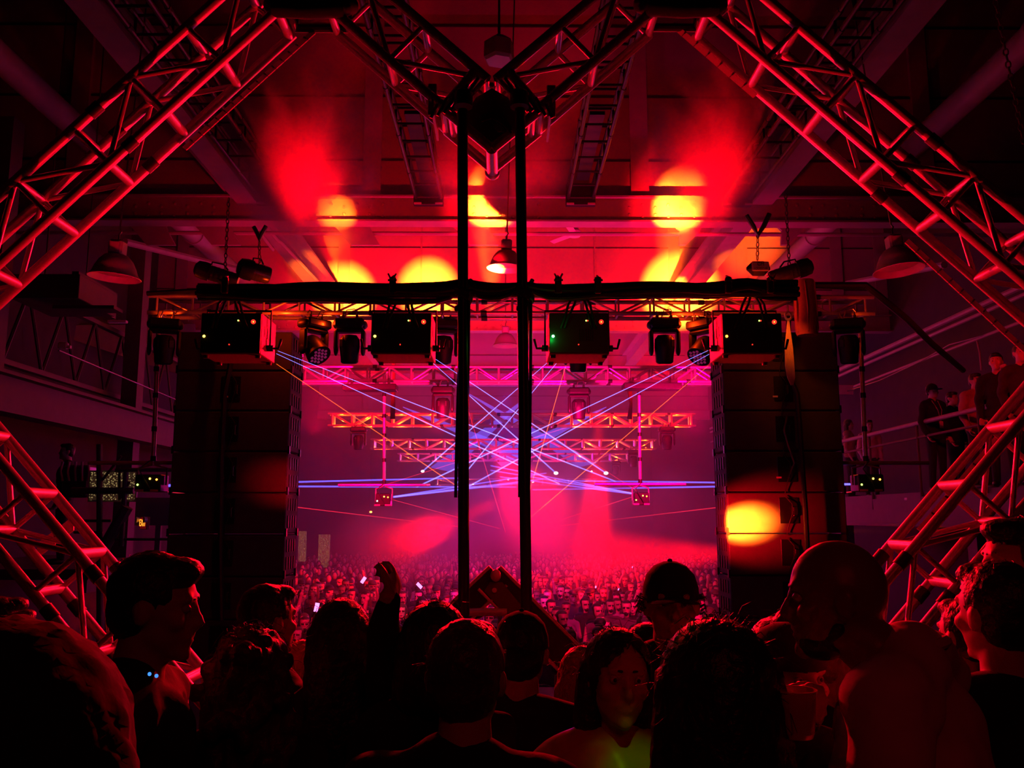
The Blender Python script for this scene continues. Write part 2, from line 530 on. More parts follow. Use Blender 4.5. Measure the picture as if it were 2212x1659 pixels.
# long roof beams running along the hall
for sx, nm in ((-1, 'left'), (1, 'right')):
    x = 4.25 * sx
    t = MB().box((x, 18, 7.33), (.05, 24, .42)).box((x, 18, 7.1), (.34, 24, .04)).box((x, 18, 7.56), (.34, 24, .04))
    o = t.build('roof_beam', STEEL)
    tag(o, 'long steel roof beam running away overhead on the %s, lit dull red' % nm, 'beam', 'long roof beams')
    x2 = 6.6 * sx
    t = MB().tube((x2, 4, 7.9), (x2, 30, 7.9), .19, n=16)
    for y in range(6, 30, 4):
        t.tube((x2, y, 7.9), (x2, y + .08, 7.9), .215, n=16)
    o = t.build('air_duct', STEEL)
    tag(o, 'round ventilation duct running high along the %s side of the hall' % nm, 'duct')
# sprinkler and cable pipes
def pipe(label, pts, r, m=STEEL, cat='pipe', name='pipe', group=None):
    return tag(MB().path(pts, r, n=8).build(name, m), label, cat, group)
pipe('thin water pipe under the nearest girder crossing the whole hall', [(-9.5, 14.35, 6.72), (9.5, 14.35, 6.72)], .035)
pipe('upper pipe of the pair running along the right side above the balcony', [(8, 9, 5.52), (8, 34, 5.40)], .05)
pipe('second pipe just under the upper one along the right side', [(8, 9, 5.38), (8, 34, 5.26)], .035)
pipe('lower pipe along the right side with a sagging wire', [(8, 9, 4.98), (8, 34, 4.88)], .028)
pipe('bent conduit coming down beside the left roof beam', [W(470, 330, 13), W(500, 400, 13.6), W(600, 520, 15.5), W(606, 523, 15.6), W(690, 612, 18)], .035)
pipe('straight conduit just outside the bent one on the left', [W(400, 310, 12.5), W(520, 450, 14.5), W(590, 540, 16)], .03)
pipe('pale diagonal strut under the left side of the near girder', [W(270, 522, 16), W(545, 590, 20)], .07)
pipe('pale diagonal strut behind the right high bay lamp', [W(1830, 612, 20), W(2040, 572, 16)], .07)
for (px, py, lb) in ((745, 480, 'left of the ceiling fan, above the left hot spot'), (1000, 480, 'partly hidden behind the left black pole'), (1480, 480, 'above the right hot spot'), (305, 480, 'far left above the high bay lamp'), (445, 480, 'just left of the chain with the roll'), (1700, 480, 'by the right chain hoist')):
    a = W(px, 467, 14.3); s = 1 if px < 1090 else -1
    t = MB().prism([a + Vector((-.35, 0, 0)), a + Vector((.35, 0, 0)), a + Vector((.35 + .12 * s, 0, -.28)), a + Vector((.3 + .3 * s, 0, -.5)), a + Vector((.12 * s, 0, -.5)), a + Vector((-.1, 0, -.25))], (0, .06, 0))
    tag(t.build('gusset_plate', STEEL, smooth=0), 'steel gusset under the near girder, ' + lb, 'gusset')

# ------------------------------------------------------------------ trusses
def box_truss(name, label, A, B, u, v, su, sv, cr, br, bay, cat='truss', group=None, rung_u=True, m=ALU, diag_faces='f', brv=None, n=12, diag=True):
    """A,B near corner chord; u,v unit offsets. faces f: (A,A+u) both near and far; faces between near and far only rungs."""
    A = Vector(A); B = Vector(B); u = Vector(u).normalized() * su; v = Vector(v).normalized() * sv
    root = thing(name, label, cat, A, 0, group)
    L = (B - A).length; d = (B - A).normalized()
    O = Vector((0, 0, 0)); E = B - A
    for off in (O, u, v, u + v):
        MB().tube(off, E + off, cr, n=n + 2).build('chord', m, root)
    nb = max(1, round(L / bay))
    brv = brv or br
    for i in range(nb + 1):
        t = d * (L * (0.012 + 0.976 * i / nb))
        for off in (O, v):
            MB().tube(t + off, t + off + u, br, n=n).build('rung', m, root)
        for off in (O, u):
            MB().tube(t + off, t + off + v, brv, n=n).build('rung', m, root)
        if i < nb and diag:
            t2 = d * (L * (0.012 + 0.976 * (i + 1) / nb))
            a, b = (t, t2) if i % 2 else (t2, t)
            for off in (O, v):
                MB().tube(a + off, b + off + u, br, n=n).build('brace', m, root)
            if 'v' in diag_faces:
                for off in (O, u):
                    MB().tube(a + off, b + off + v, br, n=n).build('brace', m, root)
    # joint collars
    for k in range(1, int(L / 1.3) + 1):
        t = d * min(L - .05, k * 1.3)
        for off in (O, u, v, u + v):
            MB().tube(t + off - d * .035, t + off + d * .035, cr * 1.22, n=n).build('coupler', BLK, root)
    return root

DT = 4.1; TS = .255
def PT(px, py): return W(px, py, DT)
LC = PT(-204, 752); LA = PT(657, -31); VB = PT(1062, 322); RA = PT(1470, -27); RC = PT(2356, 733); TIP = PT(1059, 2264)
FAR = Vector((0, 1, 0))
def perp(a, b, toward):
    d = (b - a).normalized(); n = Vector((-d.z, 0, d.x))
    if n.dot(toward) < 0: n = -n
    return n
def trim(a, b, ta, tb):
    d = (b - a).normalized(); return a + d * ta, b - d * tb
def floorcut(a, b):
    t = (a.z - .05) / (a.z - b.z); return a + (b - a) * t
arms = []
n1 = perp(LC, LA, Vector((-1, 0, 1)))
a, b = trim(LC, LA, .12, .16)
box_truss('heart_truss', 'red-lit aluminium box truss rising from the left edge to the top left peak', a, b, n1, FAR, TS, TS, .0254, .0135, .40, group='arms of the heart-shaped truss frame', brv=.023)
n2 = perp(LA, VB, Vector((1, 0, 1)))
a, b = trim(LA, VB, .16, .26)
box_truss('heart_truss', 'dark box truss dropping from the top left peak to the centre joint', a, b, n2, FAR, TS, TS, .0254, .0135, .40, group='arms of the heart-shaped truss frame', brv=.020)
n3 = perp(RA, VB, Vector((-1, 0, 1)))
a, b = trim(RA, VB, .16, .26)
box_truss('heart_truss', 'dark box truss dropping from the top right peak to the centre joint', a, b, n3, FAR, TS, TS, .0254, .0135, .40, group='arms of the heart-shaped truss frame', brv=.020)
n4 = perp(RC, RA, Vector((1, 0, 1)))
a, b = trim(RA, RC, .16, .12)
box_truss('heart_truss', 'red-lit aluminium box truss falling from the top right peak to the right edge', a, b, n4, FAR, TS, TS, .0254, .0135, .40, group='arms of the heart-shaped truss frame', brv=.023)
n5 = perp(LC, TIP, Vector((-1, 0, -1)))
fl = floorcut(LC, TIP)
a, b = trim(LC, fl, .12, .05)
box_truss('heart_truss', 'lower left box truss slanting down behind the crowd with bright stubby rungs', a, b, n5, FAR, TS, TS, .0254, .0135, .40, group='arms of the heart-shaped truss frame', brv=.025)
n6 = perp(RC, TIP, Vector((1, 0, -1)))
fr = floorcut(RC, TIP)
a, b = trim(RC, fr, .12, .05)
box_truss('heart_truss', 'lower right box truss slanting down towards the bald man', a, b, n6, FAR, TS, TS, .0254, .0135, .40, group='arms of the heart-shaped truss frame', brv=.025)

# corner blocks
def corner(P, label, ups):
    root = thing('truss_corner', label, 'truss corner', P)
    for sx in (-1, 1):
        f = MB()
        f.box((.10 * sx, .01, .02), (.012, .05, .30), Matrix.Rotation(.75 * sx, 3, 'Y'))
        f.build('end_plate', ALU, root)
    b = MB()
    s = .14
    pts = [Vector((x, y, z)) for x in (-s, s) for y in (0, TS) for z in (-.02, .26)]
    for i, p in enumerate(pts):
        for q in pts[i + 1:]:
            if sum(abs(p[k] - q[k]) > 1e-4 for k in range(3)) == 1:
                b.tube(p, q, .022)
    b.build('frame', BLK, root)
    MB().path([Vector((-.20, .02, -.03)), Vector((-.16, -.04, -.085)), Vector((0, -.05, -.10)), Vector((.16, -.04, -.085)), Vector((.20, .02, -.03))], .045, n=12).build('strap', CBLK, root)
    return root
corner(PT(672, -6), 'black wrapped corner joint at the top left peak of the frame', 1)
corner(PT(1470, -8), 'black wrapped corner joint at the top right peak of the frame', 1)
corner(PT(-215, 752) + Vector((-.05, 0, -.1)), 'corner joint of the frame just past the left edge', 1)
corner(PT(2366, 733) + Vector((.05, 0, -.1)), 'corner joint of the frame just past the right edge', 1)

# centre joint: a boxed valley block with plates and a tip tube
root = thing('centre_joint', 'dark boxed joint with a pointed bottom where the two middle trusses meet', 'truss corner', VB)
t = MB()
hw = .24
L_ = Vector((-hw, 0, hw * .88)); R_ = Vector((hw, 0, hw * .86)); T_ = Vector((0, 0, hw * 2.15)); Z_ = Vector((0, 0, 0))
for off in (Vector((0, 0, 0)), Vector((0, TS, 0))):
    for p, q in ((Z_, L_), (Z_, R_), (L_, L_ * .35 + T_ * .65), (R_, R_ * .35 + T_ * .65)):
        t.tube(p + off, q + off, .0254, n=14)
for p in (L_, R_):
    t.tube(p, p + Vector((0, TS, 0)), .022)
t.build('frame', ALU, root)
for s, P in ((-1, L_), (1, R_)):
    R3 = Matrix.Rotation(s * .72, 3, 'Y')
    q = P + Vector((-.012 * s, TS / 2, .11))
    MB().box(P + Vector((s * .05, TS * .5, .0)), (.012, TS + .05, .09), Matrix.Rotation(s * .05, 3, 'Y')).build('side_plate', ALU, root)
    MB().box(P + Vector((s * .055, 0.0, .045)), (.045, .012, .17), Matrix.Rotation(-s * .0, 3, 'Y'), bev=.004).build('end_plate', ALU, root)
t = MB().prism([Vector((0, .02, .03)), Vector((-.15, .04, .17)), Vector((-.08, .04, .29)), Vector((0, .04, .34)), Vector((.08, .04, .29)), Vector((.15, .04, .17))], (0, .03, 0))
t.build('block_body', BLK, root, smooth=0)
MB().tube((0, .0, .005), (0, TS + .03, -.0), .031, n=18).build('tip_tube', ALU, root)
MB().ell((0, TS + .04, .0), (.04, .04, .04)).build('tip_cap', ALU, root)
for sx in (-1, 1):
    MB().lathe([(0, 0), (.045, 0), (.045, .07), (.03, .085), (0, .085)], (sx * .135, -.12, .16), n=20).build('clamp_drum', BLKM, root)
    c = MB()
    for k in range(5):
        a = W(1062 + sx * (30 + k * 22), 170 + k * 14, 4.05) - VB
        b = W(1062 + sx * (75 + k * 14), 235 + k * 5, 4.0) - VB
        c.path([a, (a + b) / 2 + Vector((0, -.03, -.02)), b], .008)
    c.build('cable_loops', RUB, root)
MB().lathe([(0, 0), (.014, 0), (.012, .008), (0, .01)], W(1062, 184, 4.0) - VB, Matrix.Rotation(PI / 2, 3, 'X'), n=12).build('bolt_head', WHITE, root)
p0 = W(1068, 265, 4.06) - VB
MB().prism([p0, p0 + Vector((.035, 0, -.012)), p0 + Vector((.055, 0, -.045)), p0 + Vector((.015, 0, -.045)), p0 + Vector((0, 0, -.025))], (0, .01, 0)).build('lens_glass', LENS, root, smooth=0)
c = MB()
for k in range(3):
    c.path([W(1040, 250 + 6 * k, 4.02) - VB, W(1062, 240 + 7 * k, 4.0) - VB, W(1085, 250 + 8 * k, 4.0) - VB, W(1105, 275 + 6 * k, 4.02) - VB], .006)
c.build('cable_tails', RUB, root)

# LED strip battens on the trusses
def led_strip(label, A, B, wdir, wd, seg=.058):
    A = Vector(A); B = Vector(B); wv = Vector(wdir).normalized()
    d = (B - A).normalized(); L = (B - A).length
    root = thing('led_strip', label, 'light strip', A)
    n = max(2, int(L / seg))
    nrm = d.cross(wv).normalized()
    body = MB(); 
    R3 = Matrix((d, wv, nrm)).transposed()
    for i in range(n):
        body.box(d * (seg * (i + .5)), (seg - .003, wd, .006), R3)
    body.build('strip_housing', STRIP, root, smooth=0)
    for i in range(1, n):
        k = MB()
        k.box(d * (seg * i) + wv * (-wd * .25) - Vector((0, .006, 0)), (.008, wd * .45, .008), R3).tube(d * (seg * i) - Vector((0, .006, 0)), d * (seg * i) + wv * (wd * .6) - Vector((0, .006, 0)), .0012, n=5)
        k.build('clip', BLK, root)
    return root
led_strip('pale strip with black clips along the underside of the left rising truss', W(398, 322, DT + TS), W(688, 60, DT + TS), (.67, -.45, -.60), .040)
led_strip('pale strip with black clips along the lower part of the right truss', W(1958, 520, DT + TS), W(2260, 800, DT + TS), (-.67, -.45, -.60), .044, .075)
led_strip('narrow pale strip from the top right peak down the right truss', W(1452, 52, DT + TS), W(1640, 215, DT + TS), (-.67, .7, -.45), .030, .085)
led_strip('pale strip inside the lower right truss', W(2230, 870, DT + TS), W(1985, 1160, DT + TS), (.5, -.5, -.5), .065, .11)
led_strip('pale strip inside the lower left truss', W(80, 1190, DT + TS + .1), W(160, 1130, DT + TS + .1), (.3, -.5, -.8), .085, .11)

# ------------------------------------------------------------------ black pole frame with cables
DP = 3.88
def pole(px0, py0, px1, py1, label, zend=0.0):
    a = W(px0, py0, DP); b = W(px1, py1, DP)
    d = (b - a).normalized(); b = a + d * ((a.z - zend) / -d.z)
    root = thing('pole', label, 'pole', b)
    MB().tube(Vector((0, 0, 0)), a - b, .0245, n=20).build('tube', BLKM, root)
    MB().lathe([(0, 0), (.14, 0), (.14, .012), (.04, .02), (.04, .1), (0, .1)], (0, 0, 0), n=24).build('base_plate', BLKM, root)
    w_ = W(px1 - 1 if px1 < 1060 else px1 - 3, 628, DP) - b
    c = MB()
    for k in range(7):
        ph = k * .9
        c.path([w_ + Vector((.034 * math.cos(ph + s * .9), .034 * math.sin(ph + s * .9), .05 - .016 * s - .01 * k)) for s in range(6)], .010)
    c.build('cable_wrap', RUB, root)
    c = MB()
    for k in range(3):
        c.path([w_ + Vector((.026 * math.cos(k + s * .25), .028 * math.sin(k + s * .25) - .01, -.05 - .22 * s)) for s in range(5)], .007)
    c.build('cable_run', RUB, root)
    return root
pole(999, 238, 1002, 1305, 'left of the two tall black poles in the centre')
pole(1123, 236, 1137, 1305, 'right of the two tall black poles in the centre')
A = W(428, 634, DP + .05); B = W(1722, 630, DP + .05)
root = thing('crossbar', 'long black pipe wrapped in cables crossing both centre poles', 'pipe', A)
MB().tube(Vector((0, 0, 0)), B - A, .0245, n=20).build('tube', BLKM, root)
L = (B - A).length
r2 = random.Random(3)
for k in range(9):
    pts = []
    ph = r2.random() * 6
    for i in range(61):
        t = i / 60
        x = t * L
        px = 428 + (1722 - 428) * t
        bump = .05 * math.exp(-((px - 1001) / 28) ** 2) + .05 * math.exp(-((px - 1130) / 34) ** 2) + .03 * math.exp(-((px - 1610) / 40) ** 2)
        sag = .010 * math.sin(px / 55 + k)
        r0 = .030 + .004 * (k % 3)
        an = ph + t * 3 * (1 + .3 * math.sin(k))
        pts.append((B - A) * t + Vector((0, r0 * math.sin(an), abs(r0 * math.cos(an)) * (1 if k < 6 else -1) + sag * .6 + bump * (k / 8))))
    MB().path(pts, .0085 + .002 * (k % 3), n=7).build('cable', RUB, root)
for px in (490, 850, 1205, 1290, 1570, 1660):
    q = W(px, 620, DP) - A
    t = MB().box(q + Vector((0, -.03, .0)), (.03, .02, .075), bev=.004).tube(q + Vector((0, -.05, .03)), q + Vector((0, 0, .05)), .006)
    t.tube(q + Vector((-.02, -.045, .02)), q + Vector((.02, -.045, .02)), .005)
    t.build('clamp', BLKM, root)
for px in (850, 1205, 1660):
    q = W(px, 612, DP) - A
    MB().tube(q + Vector((-.018, -.055, .03)), q + Vector((-.002, -.055, .0)), .004).tube(q + Vector((.018, -.055, .03)), q + Vector((.002, -.055, .0)), .004).build('wing_nut', LENS, root)

# ------------------------------------------------------------------ laser projectors on the crossbar
def projector(px, label, led, py=765, d=4.0, wd=.28, hgt=.195, dep=.25, yaw=0):
    base = W(px, py, d)
    root = thing('laser_projector', label, 'laser projector', base, yaw, 'laser projectors on the black crossbar')
    x0, x1 = -wd / 2, wd / 2
    MB().box((0, dep / 2, hgt / 2), (wd, dep, hgt), bev=.004).build('housing', mat('laser box paint', (.09, .085, .085), .5, .1), root)
    MB().box((0, -.004, hgt / 2), (wd * .985, .012, hgt * .97), bev=.003).build('rear_panel', BLKM, root)
    for sx in (-1, 1):
        for y in (.03, dep - .03):
            MB().lathe([(0, 0), (.012, 0), (.014, .014), (0, .014)], (sx * (wd / 2 - .02), y, -.014), n=12).build('foot', RUB, root)
    # U bracket up to the crossbar
    br = MB()
    zt = hgt + .035
    br.path([(x0 - .012, dep * .45, hgt * .25), (x0 - .012, dep * .45, zt), (x1 + .012, dep * .45, zt), (x1 + .012, dep * .45, hgt * .25)], .006)
    br.build('bracket', BLKM, root)
    for sx in (-1, 1):
        h = MB().tube((sx * (wd / 2 + .0), dep * .45, hgt * .25), (sx * (wd / 2 + .03), dep * .45, hgt * .25), .016)
        h.path([(sx * (wd / 2 + .03), dep * .45, hgt * .25), (sx * (wd / 2 + .052), dep * .45, hgt * .25), (sx * (wd / 2 + .058), dep * .45, hgt * .36), (sx * (wd / 2 + .064), dep * .45, hgt * .48)], .006)
        h.build('locking_handle', BLKM, root)
    cb = MB()
    for k, (xa, xb) in enumerate(((-.02, -.07), (-.005, -.055), (.01, .05), (.02, .065))):
        cb.path([(xa, -.03, hgt + .085), (xa * 1.5 + xb * .3, -.045, hgt + .03), (xb, -.03, hgt * .8), (xb * 1.2, -.012, hgt * .62)], .006)
    cb.build('power_cables', RUB, root)
    for (fx, fz, rr, m, nm) in ((-.43, .42, .0065, led, 'status_light'), (.12, .80, .0035, GREEN2, 'indicator'), (.145, .80, .0035, LEDR, 'indicator'), (-.01, .22, .003, LEDR, 'indicator')):
        MB().ell((fx * wd, -.012, fz * hgt), (rr, .004, rr), nu=10, nv=6).build(nm, m, root)
    MB().lathe([(.0105, 0), (.0105, .004), (.006, .005), (.006, 0)], (.37 * wd, -.010, .77 * hgt), Matrix.Rotation(PI / 2, 3, 'X'), n=20, closed=True).build('key_ring', LEDR, root)
    MB().ell((.37 * wd, -.012, .77 * hgt), (.003, .003, .003), nu=8, nv=6).build('key_switch', LEDO, root)
    g = MB()
    for i in range(7):
        g.box((.12 * wd + .01 * i - .03, -.011, hgt * .45), (.003, .003, hgt * .28))
    g.build('vent_grille', BLK, root)
    sk = MB().box((wd / 2 + .001, dep * .5, hgt * .6), (.002, dep * .6, hgt * .25)) if px < 1000 else MB().box((-wd / 2 - .001, dep * .5, hgt * .6), (.002, dep * .6, hgt * .25))
    sk.build('label_plate', BLK, root)
    return root
projector(497, 'leftmost black laser box hanging from the crossbar, amber light', LEDY)
projector(866, 'black laser box hanging just left of the left pole', LEDY)
lamp('POINT', 'green_status_glow', W(1193, 723, 3.93), (0, 1, .08), .12, radius=.004)
projector(1251, 'black laser box just right of the right pole with a bright green light', LEDG)
projector(1626, 'rightmost black laser box hanging from the crossbar, orange light', LEDO)

# ------------------------------------------------------------------ stage truss and moving heads
def line_truss(px0, px1, py0, py1, d, hgt, dep, label, cr=.0254, br=.011, bay=.5, group='lighting trusses across the hall'):
    a = W(px0, (py0 + py1) / 2, d); b = W(px1, (py0 + py1) / 2, d)
    z = (a.z + b.z) / 2
    a.z = b.z = z - hgt / 2
    return box_truss('lighting_truss', label, a, b, (0, 0, 1), FAR, hgt, dep, cr, br, bay, 'truss', group, n=8)
D1 = 10.0
line_truss(320, 1888, 640, 677, D1, .20, .27, 'nearest lighting truss carrying moving heads above the speaker stacks', br=.013, bay=.42)
line_truss(640, 1560, 792, 823, 14.4, .24, .27, 'second lighting truss, pink lit, seen between the speaker stacks', br=.017, bay=.38)
line_truss(708, 1503, 894, 919, 20, .27, .27, 'third lighting truss with orange glowing braces', cr=.022, br=.026, bay=.48)
line_truss(800, 1418, 949, 969, 27, .28, .27, 'fourth lighting truss, below and behind the third', cr=.024, br=.032, bay=.55)
line_truss(858, 1362, 980, 995, 34, .28, .27, 'fifth lighting truss, faint behind the lasers', br=.034, bay=.7)
line_truss(940, 1290, 1034, 1048, 44, .30, .27, 'farthest small lighting truss near the centre', br=.03, bay=1.4)
# warm uplights inside the trusses
for (d, py, xs, e) in ((20.13, 917, (735, 800, 865, 930, 1245, 1320, 1390, 1465), 26), (27.13, 967, (825, 890, 960, 1270, 1330, 1395), 40), (34.1, 993, (880, 950, 1250, 1330), 26), (44.1, 1047, (950, 1010, 1200, 1270), 40)):
    for px in xs:
        lamp('POINT', 'truss_toner_light', W(px, py, d), (1, .055, .002), e, radius=.02)
for (px, py, d, e) in ((355, 690, 9.85, 9), (1850, 690, 9.85, 9), (600, 690, 9.8, 9), (700, 700, 9.9, 8), (1480, 700, 9.9, 8), (1640, 665, 9.6, 5)):
    lamp('POINT', 'truss_toner_light', W(px, py, d), (1, .035, .002), e, radius=.03)

def moving_head(px, py, d, label, wash=False, tilt=0.0, yaw=0.0, sc=1.0, group='moving head lights hung from the trusses', name='moving_head'):
    top = W(px, py, d)
    root = thing(name, label, 'stage light', top, yaw, group)
    root.scale = (sc, sc, sc)
    b = MB().box((0, 0, -.055), (.34, .24, .10), bev=.02)
    for sx in (-1, 1):
        b.ell((sx * .165, 0, -.065), (.035, .10, .045), nu=12, nv=8)
    b.build('base', BLK, root)
    c = MB()
    for sx in (-1, 1):
        c.box((sx * .08, 0, .02), (.035, .07, .05), bev=.006).path([(sx * .08, -.03, .03), (sx * .08, -.035, .07), (sx * .08, 0, .095), (sx * .08, .035, .07)], .008)
    c.path([(-.05, -.1, -.01), (-.02, -.13, .08), (.06, -.1, .10), (.10, -.02, .07)], .006)
    c.build('clamps', CHAIN, root)
    yk = MB()
    yk.box((0, 0, -.135), (.33, .14, .05), bev=.02)
    for sx in (-1, 1):
        yk.box((sx * .155, 0, -.255), (.045, .13, .25), bev=.02)
        yk.ell((sx * .155, 0, -.36), (.028, .07, .07), nu=10, nv=8)
    yk.build('yoke', BLK, root)
    Rt = Matrix.Rotation(tilt, 3, 'X')
    hd = MB()
    c0 = Vector((0, 0, -.33))
    if wash:
        hd.lathe([(0, .13), (.09, .12), (.115, .07), (.12, -.02), (.135, -.10), (.14, -.15), (.12, -.155), (0, -.15)], c0, Rt, n=24)
    else:
        hd.lathe([(0, .15), (.08, .14), (.115, .09), (.118, 0), (.105, -.09), (.10, -.17), (.085, -.185), (0, -.18)], c0, Rt, n=24)
        hd.box(c0 + Rt @ Vector((0, 0, .05)), (.21, .21, .16), Rt, bev=.04)
    hd.build('head', BLK, root)
    ln = MB()
    if wash:
        for i in range(5):
            for j in range(5):
                x = (i - 2) * .047 + (.0235 if j % 2 else 0) - .01; y = (j - 2) * .042
                if x * x + y * y < .0105:
                    ln.ell(c0 + Rt @ Vector((x, y, -.155)), (.018, .018, .012), Rt, nu=10, nv=6)
        ln.build('led_lenses', mat('magenta led lens', (.6, .25, .45), .15, 0, (1, .05, .35), .12), root)
    else:
        ln.lathe([(0, -.184), (.06, -.186), (.082, -.19)], c0, Rt, n=20)
        ln.build('lens', LENS, root)
    return root
heads = [(358, 690, 9.9, 'moving head at the far left end of the near truss', 0, .25, .3), (680, 690, 9.95, 'wash light with a honeycomb of round lenses, left of centre', 1, -.75, .9),
         (757, 690, 9.95, 'moving head with dark drum right beside the left honeycomb light', 0, .15, 0), (958, 692, 10.1, 'moving head half hidden behind the left pole', 0, .2, .2),
         (1248, 716, 10.8, 'moving head peeping out below the box with the green light', 0, .1, 0), (1434, 690, 9.95, 'moving head with pale yoke gap right of the green-lit box', 0, .2, 0),
         (1518, 692, 9.95, 'wash light with round lenses beside the rightmost laser box', 1, -.7, -.9), (1830, 690, 9.9, 'moving head at the far right end of the near truss', 0, .2, -.3)]
for h in heads:
    moving_head(h[0], h[1], h[2], h[3], bool(h[4]), h[5], h[6])
for (px, py, d, lb) in ((957, 835, 14.2, 'glowing red moving head under the second truss left of the poles'), (1250, 838, 14.2, 'moving head under the second truss right of the poles'),
                        (775, 922, 19.8, 'small moving head at the left end of the third truss'), (1440, 922, 19.8, 'small moving head at the right end of the third truss'),
                        (1368, 972, 26.8, 'tiny moving head at the right end of the fourth truss'), (1330, 996, 33.8, 'tiny moving head under the right end of the fifth truss')):
    moving_head(px, py, d, lb, False, .1, 0, 1.0, 'small moving heads on the far trusses')
# follow-box units under second truss
for (px0, px1, py, lb) in ((742, 858, 838, 'long black dimmer box under the second truss on the left'), (1345, 1470, 836, 'long black dimmer box under the second truss on the right')):
    a = W(px0, py, 14.2); b = W(px1, py, 14.2)
    root = thing('dimmer_box', lb, 'equipment box', (a + b) / 2)
    MB().box((0, 0, 0), ((b - a).length, .3, .10), bev=.01).build('case', BLK, root)
    MB().tube((-.3, 0, .05), (-.3, 0, .16), .02).tube((.3, 0, .05), (.3, 0, .16), .02).build('hanger', CHAIN, root)
for (px, py0, py1, d, lb) in ((848, 700, 905, 17, 'dark hanging strap behind the left drop tube'), (1360, 840, 905, 17, 'dark hanging strap behind the right drop tube')):
    tag(MB().path([W(px, py0, d), W(px + 3, (py0 + py1) / 2, d), W(px, py1, d)], [.05, .03, .05]).build('strap', CBLK), lb, 'strap')

# drop tubes with small laser units
def drop(px, py0, py1, d, label, blab, sc=1.0, bar=True, wd=.30, lean=0):
    a = W(px, py0, d); b = W(px - lean, py1, d)
    root = thing('drop_tube', label, 'hanging tube', a, 0, 'drop tubes holding small lasers')
    MB().tube(Vector((0, 0, .12)), b - a - Vector((0, 0, .03)), .026, n=12).build('tube', ALU, root)
    for t in (.12, .33, .52, .76, .97):
        p = (b - a) * t
        MB().tube(p - Vector((0, 0, .03)), p + Vector((0, 0, .03)), .034, n=12).build('tape_band', BLK, root)
    if bar:
        MB().tube((b - a) + Vector((-.75, 0, 0)), (b - a) + Vector((.75, 0, 0)), .024, n=10).build('cross_tube', ALU, root)
    q = b + Vector((0, 0, -.36))
    r = thing('small_laser_projector', blab, 'laser projector', q, 0, 'small lasers on drop tubes')
    MB().box((0, 0, .12), (wd, .25, .20), bev=.01).build('housing', BLKM, r)
    MB().path([(-wd / 2 - .015, 0, .1), (-wd / 2 - .015, 0, .30), (0, 0, .34), (wd / 2 + .015, 0, .30), (wd / 2 + .015, 0, .1)], .012).build('bracket', ALU, r)
    for fx, fz, m in ((-.38, .10, GREEN2 if px != 830 else mat('white indicator', (1, 1, 1), .5, 0, (.7, 1, .8), 6)), (.08, .17, LEDY), (.34, .16, LEDO)):
        MB().ell((fx * wd, -.13, fz), (.012, .006, .012), nu=8, nv=6).build('indicator', m, r)
    MB().box((-.09, -.128, .035), (.09, .01, .025)).build('label_plate', mat('pink label', (.6, .4, .45), .6), r)
    MB().box((.08, -.128, .035), (.09, .01, .025)).build('label_plate', mat('pink label', (.6, .4, .45), .6), r)
    MB().path([(.0, -.1, .38), (-.1, -.16, .28), (-.02, -.16, .15), (.03, -.14, .06)], .007).build('cable', RUB, r)
drop(342, 700, 1000, 10.4, 'pink-lit drop tube left of the left speaker stack', 'small laser unit with amber lights left of the left speaker stack', lean=11)
drop(830, 826, 1048, 14.5, 'thin drop tube in front of the haze left of the poles', 'small laser unit with a white light left of the poles', wd=.24)
drop(1380, 824, 1046, 14.5, 'thin drop tube in front of the haze right of the poles', 'small laser unit with yellow lights right of the poles', lean=-3, wd=.24)
drop(1858, 700, 1000, 10.4, 'pink-lit drop tube right of the right speaker stack', 'small laser unit with a row of yellow lights beside the balcony', lean=-12)

# ------------------------------------------------------------------ line array speaker stacks
def line_array(x_in, x_out, label, mir):
    Y = 10.25
    top = W(x_in, 716, Y); xo = W(x_out, 716, Y)
    wd = abs(xo.x - top.x); cx = (xo.x + top.x) / 2
    mh = .475
    root = thing('line_array', label, 'speaker stack', (cx, Y, top.z - 8 * mh))
    for sx in (-1, 1):
        MB().box((sx * .35, .12, 8 * mh + .13), (.06, .16, .30), bev=.01).build('fly_bracket', BLKM, root)
    s = 1 if mir else -1    # side facing the centre is -s
    for k in range(8):
        z = (7 - k) * mh
        cab = MB().box((0, .30, z + mh / 2), (wd, .60, mh - .014), bev=.012)
        c = cab.build('cabinet', SPK, root)
        g = MB().box((0, .598, z + mh / 2), (wd * .94, .02, mh * .88))
        g.build('front_grille', BLK, c)
        sg = MB()
        for j in range(4):
            for zz in (.30, .72):
                sg.box((-s * (wd / 2 + .003), .12 + .115 * j, z + mh * zz), (.012, .045, mh * .30))
        sg.build('side_slots', BLK, c)
        for sx in (-1, 1):
            for yy in (.03, .57):
                MB().box((sx * wd / 2, yy, z + .02), (.03, .05, .09)).build('rigging_lug', BLKM, c)
        cp = MB().box((.02 * s, -.006, z + mh * .55), (.22, .012, mh * .62), bev=.003)
        cp.build('connector_recess', BLKM, c)
        hd = MB().path([(.06, -.01, z + mh * .40), (.06, -.05, z + mh * .42), (.06, -.05, z + mh * .62), (.06, -.01, z + mh * .64)], .007)
        hd.build('handle', CHAIN, c)
        lk = MB().path([(-.02, -.02, z + mh * .9), (.05, -.05, z + mh * .7), (.04, -.06, z + mh * .45), (.0, -.04, z + mh * .2), (-.02, -.02, z - .02)], .006)
        lk.build('link_cable', RUB, c)
        if k in (1, 3):
            MB().box((-.08, -.012, z + mh * .35), (.06, .004, .02)).build('label', WHITE, c)
    return root
line_array(632, 387, 'tall hanging black speaker stack left of the stage opening', False)
line_array(1558, 1806, 'tall hanging black speaker stack on the right with a glowing hot spot', True)
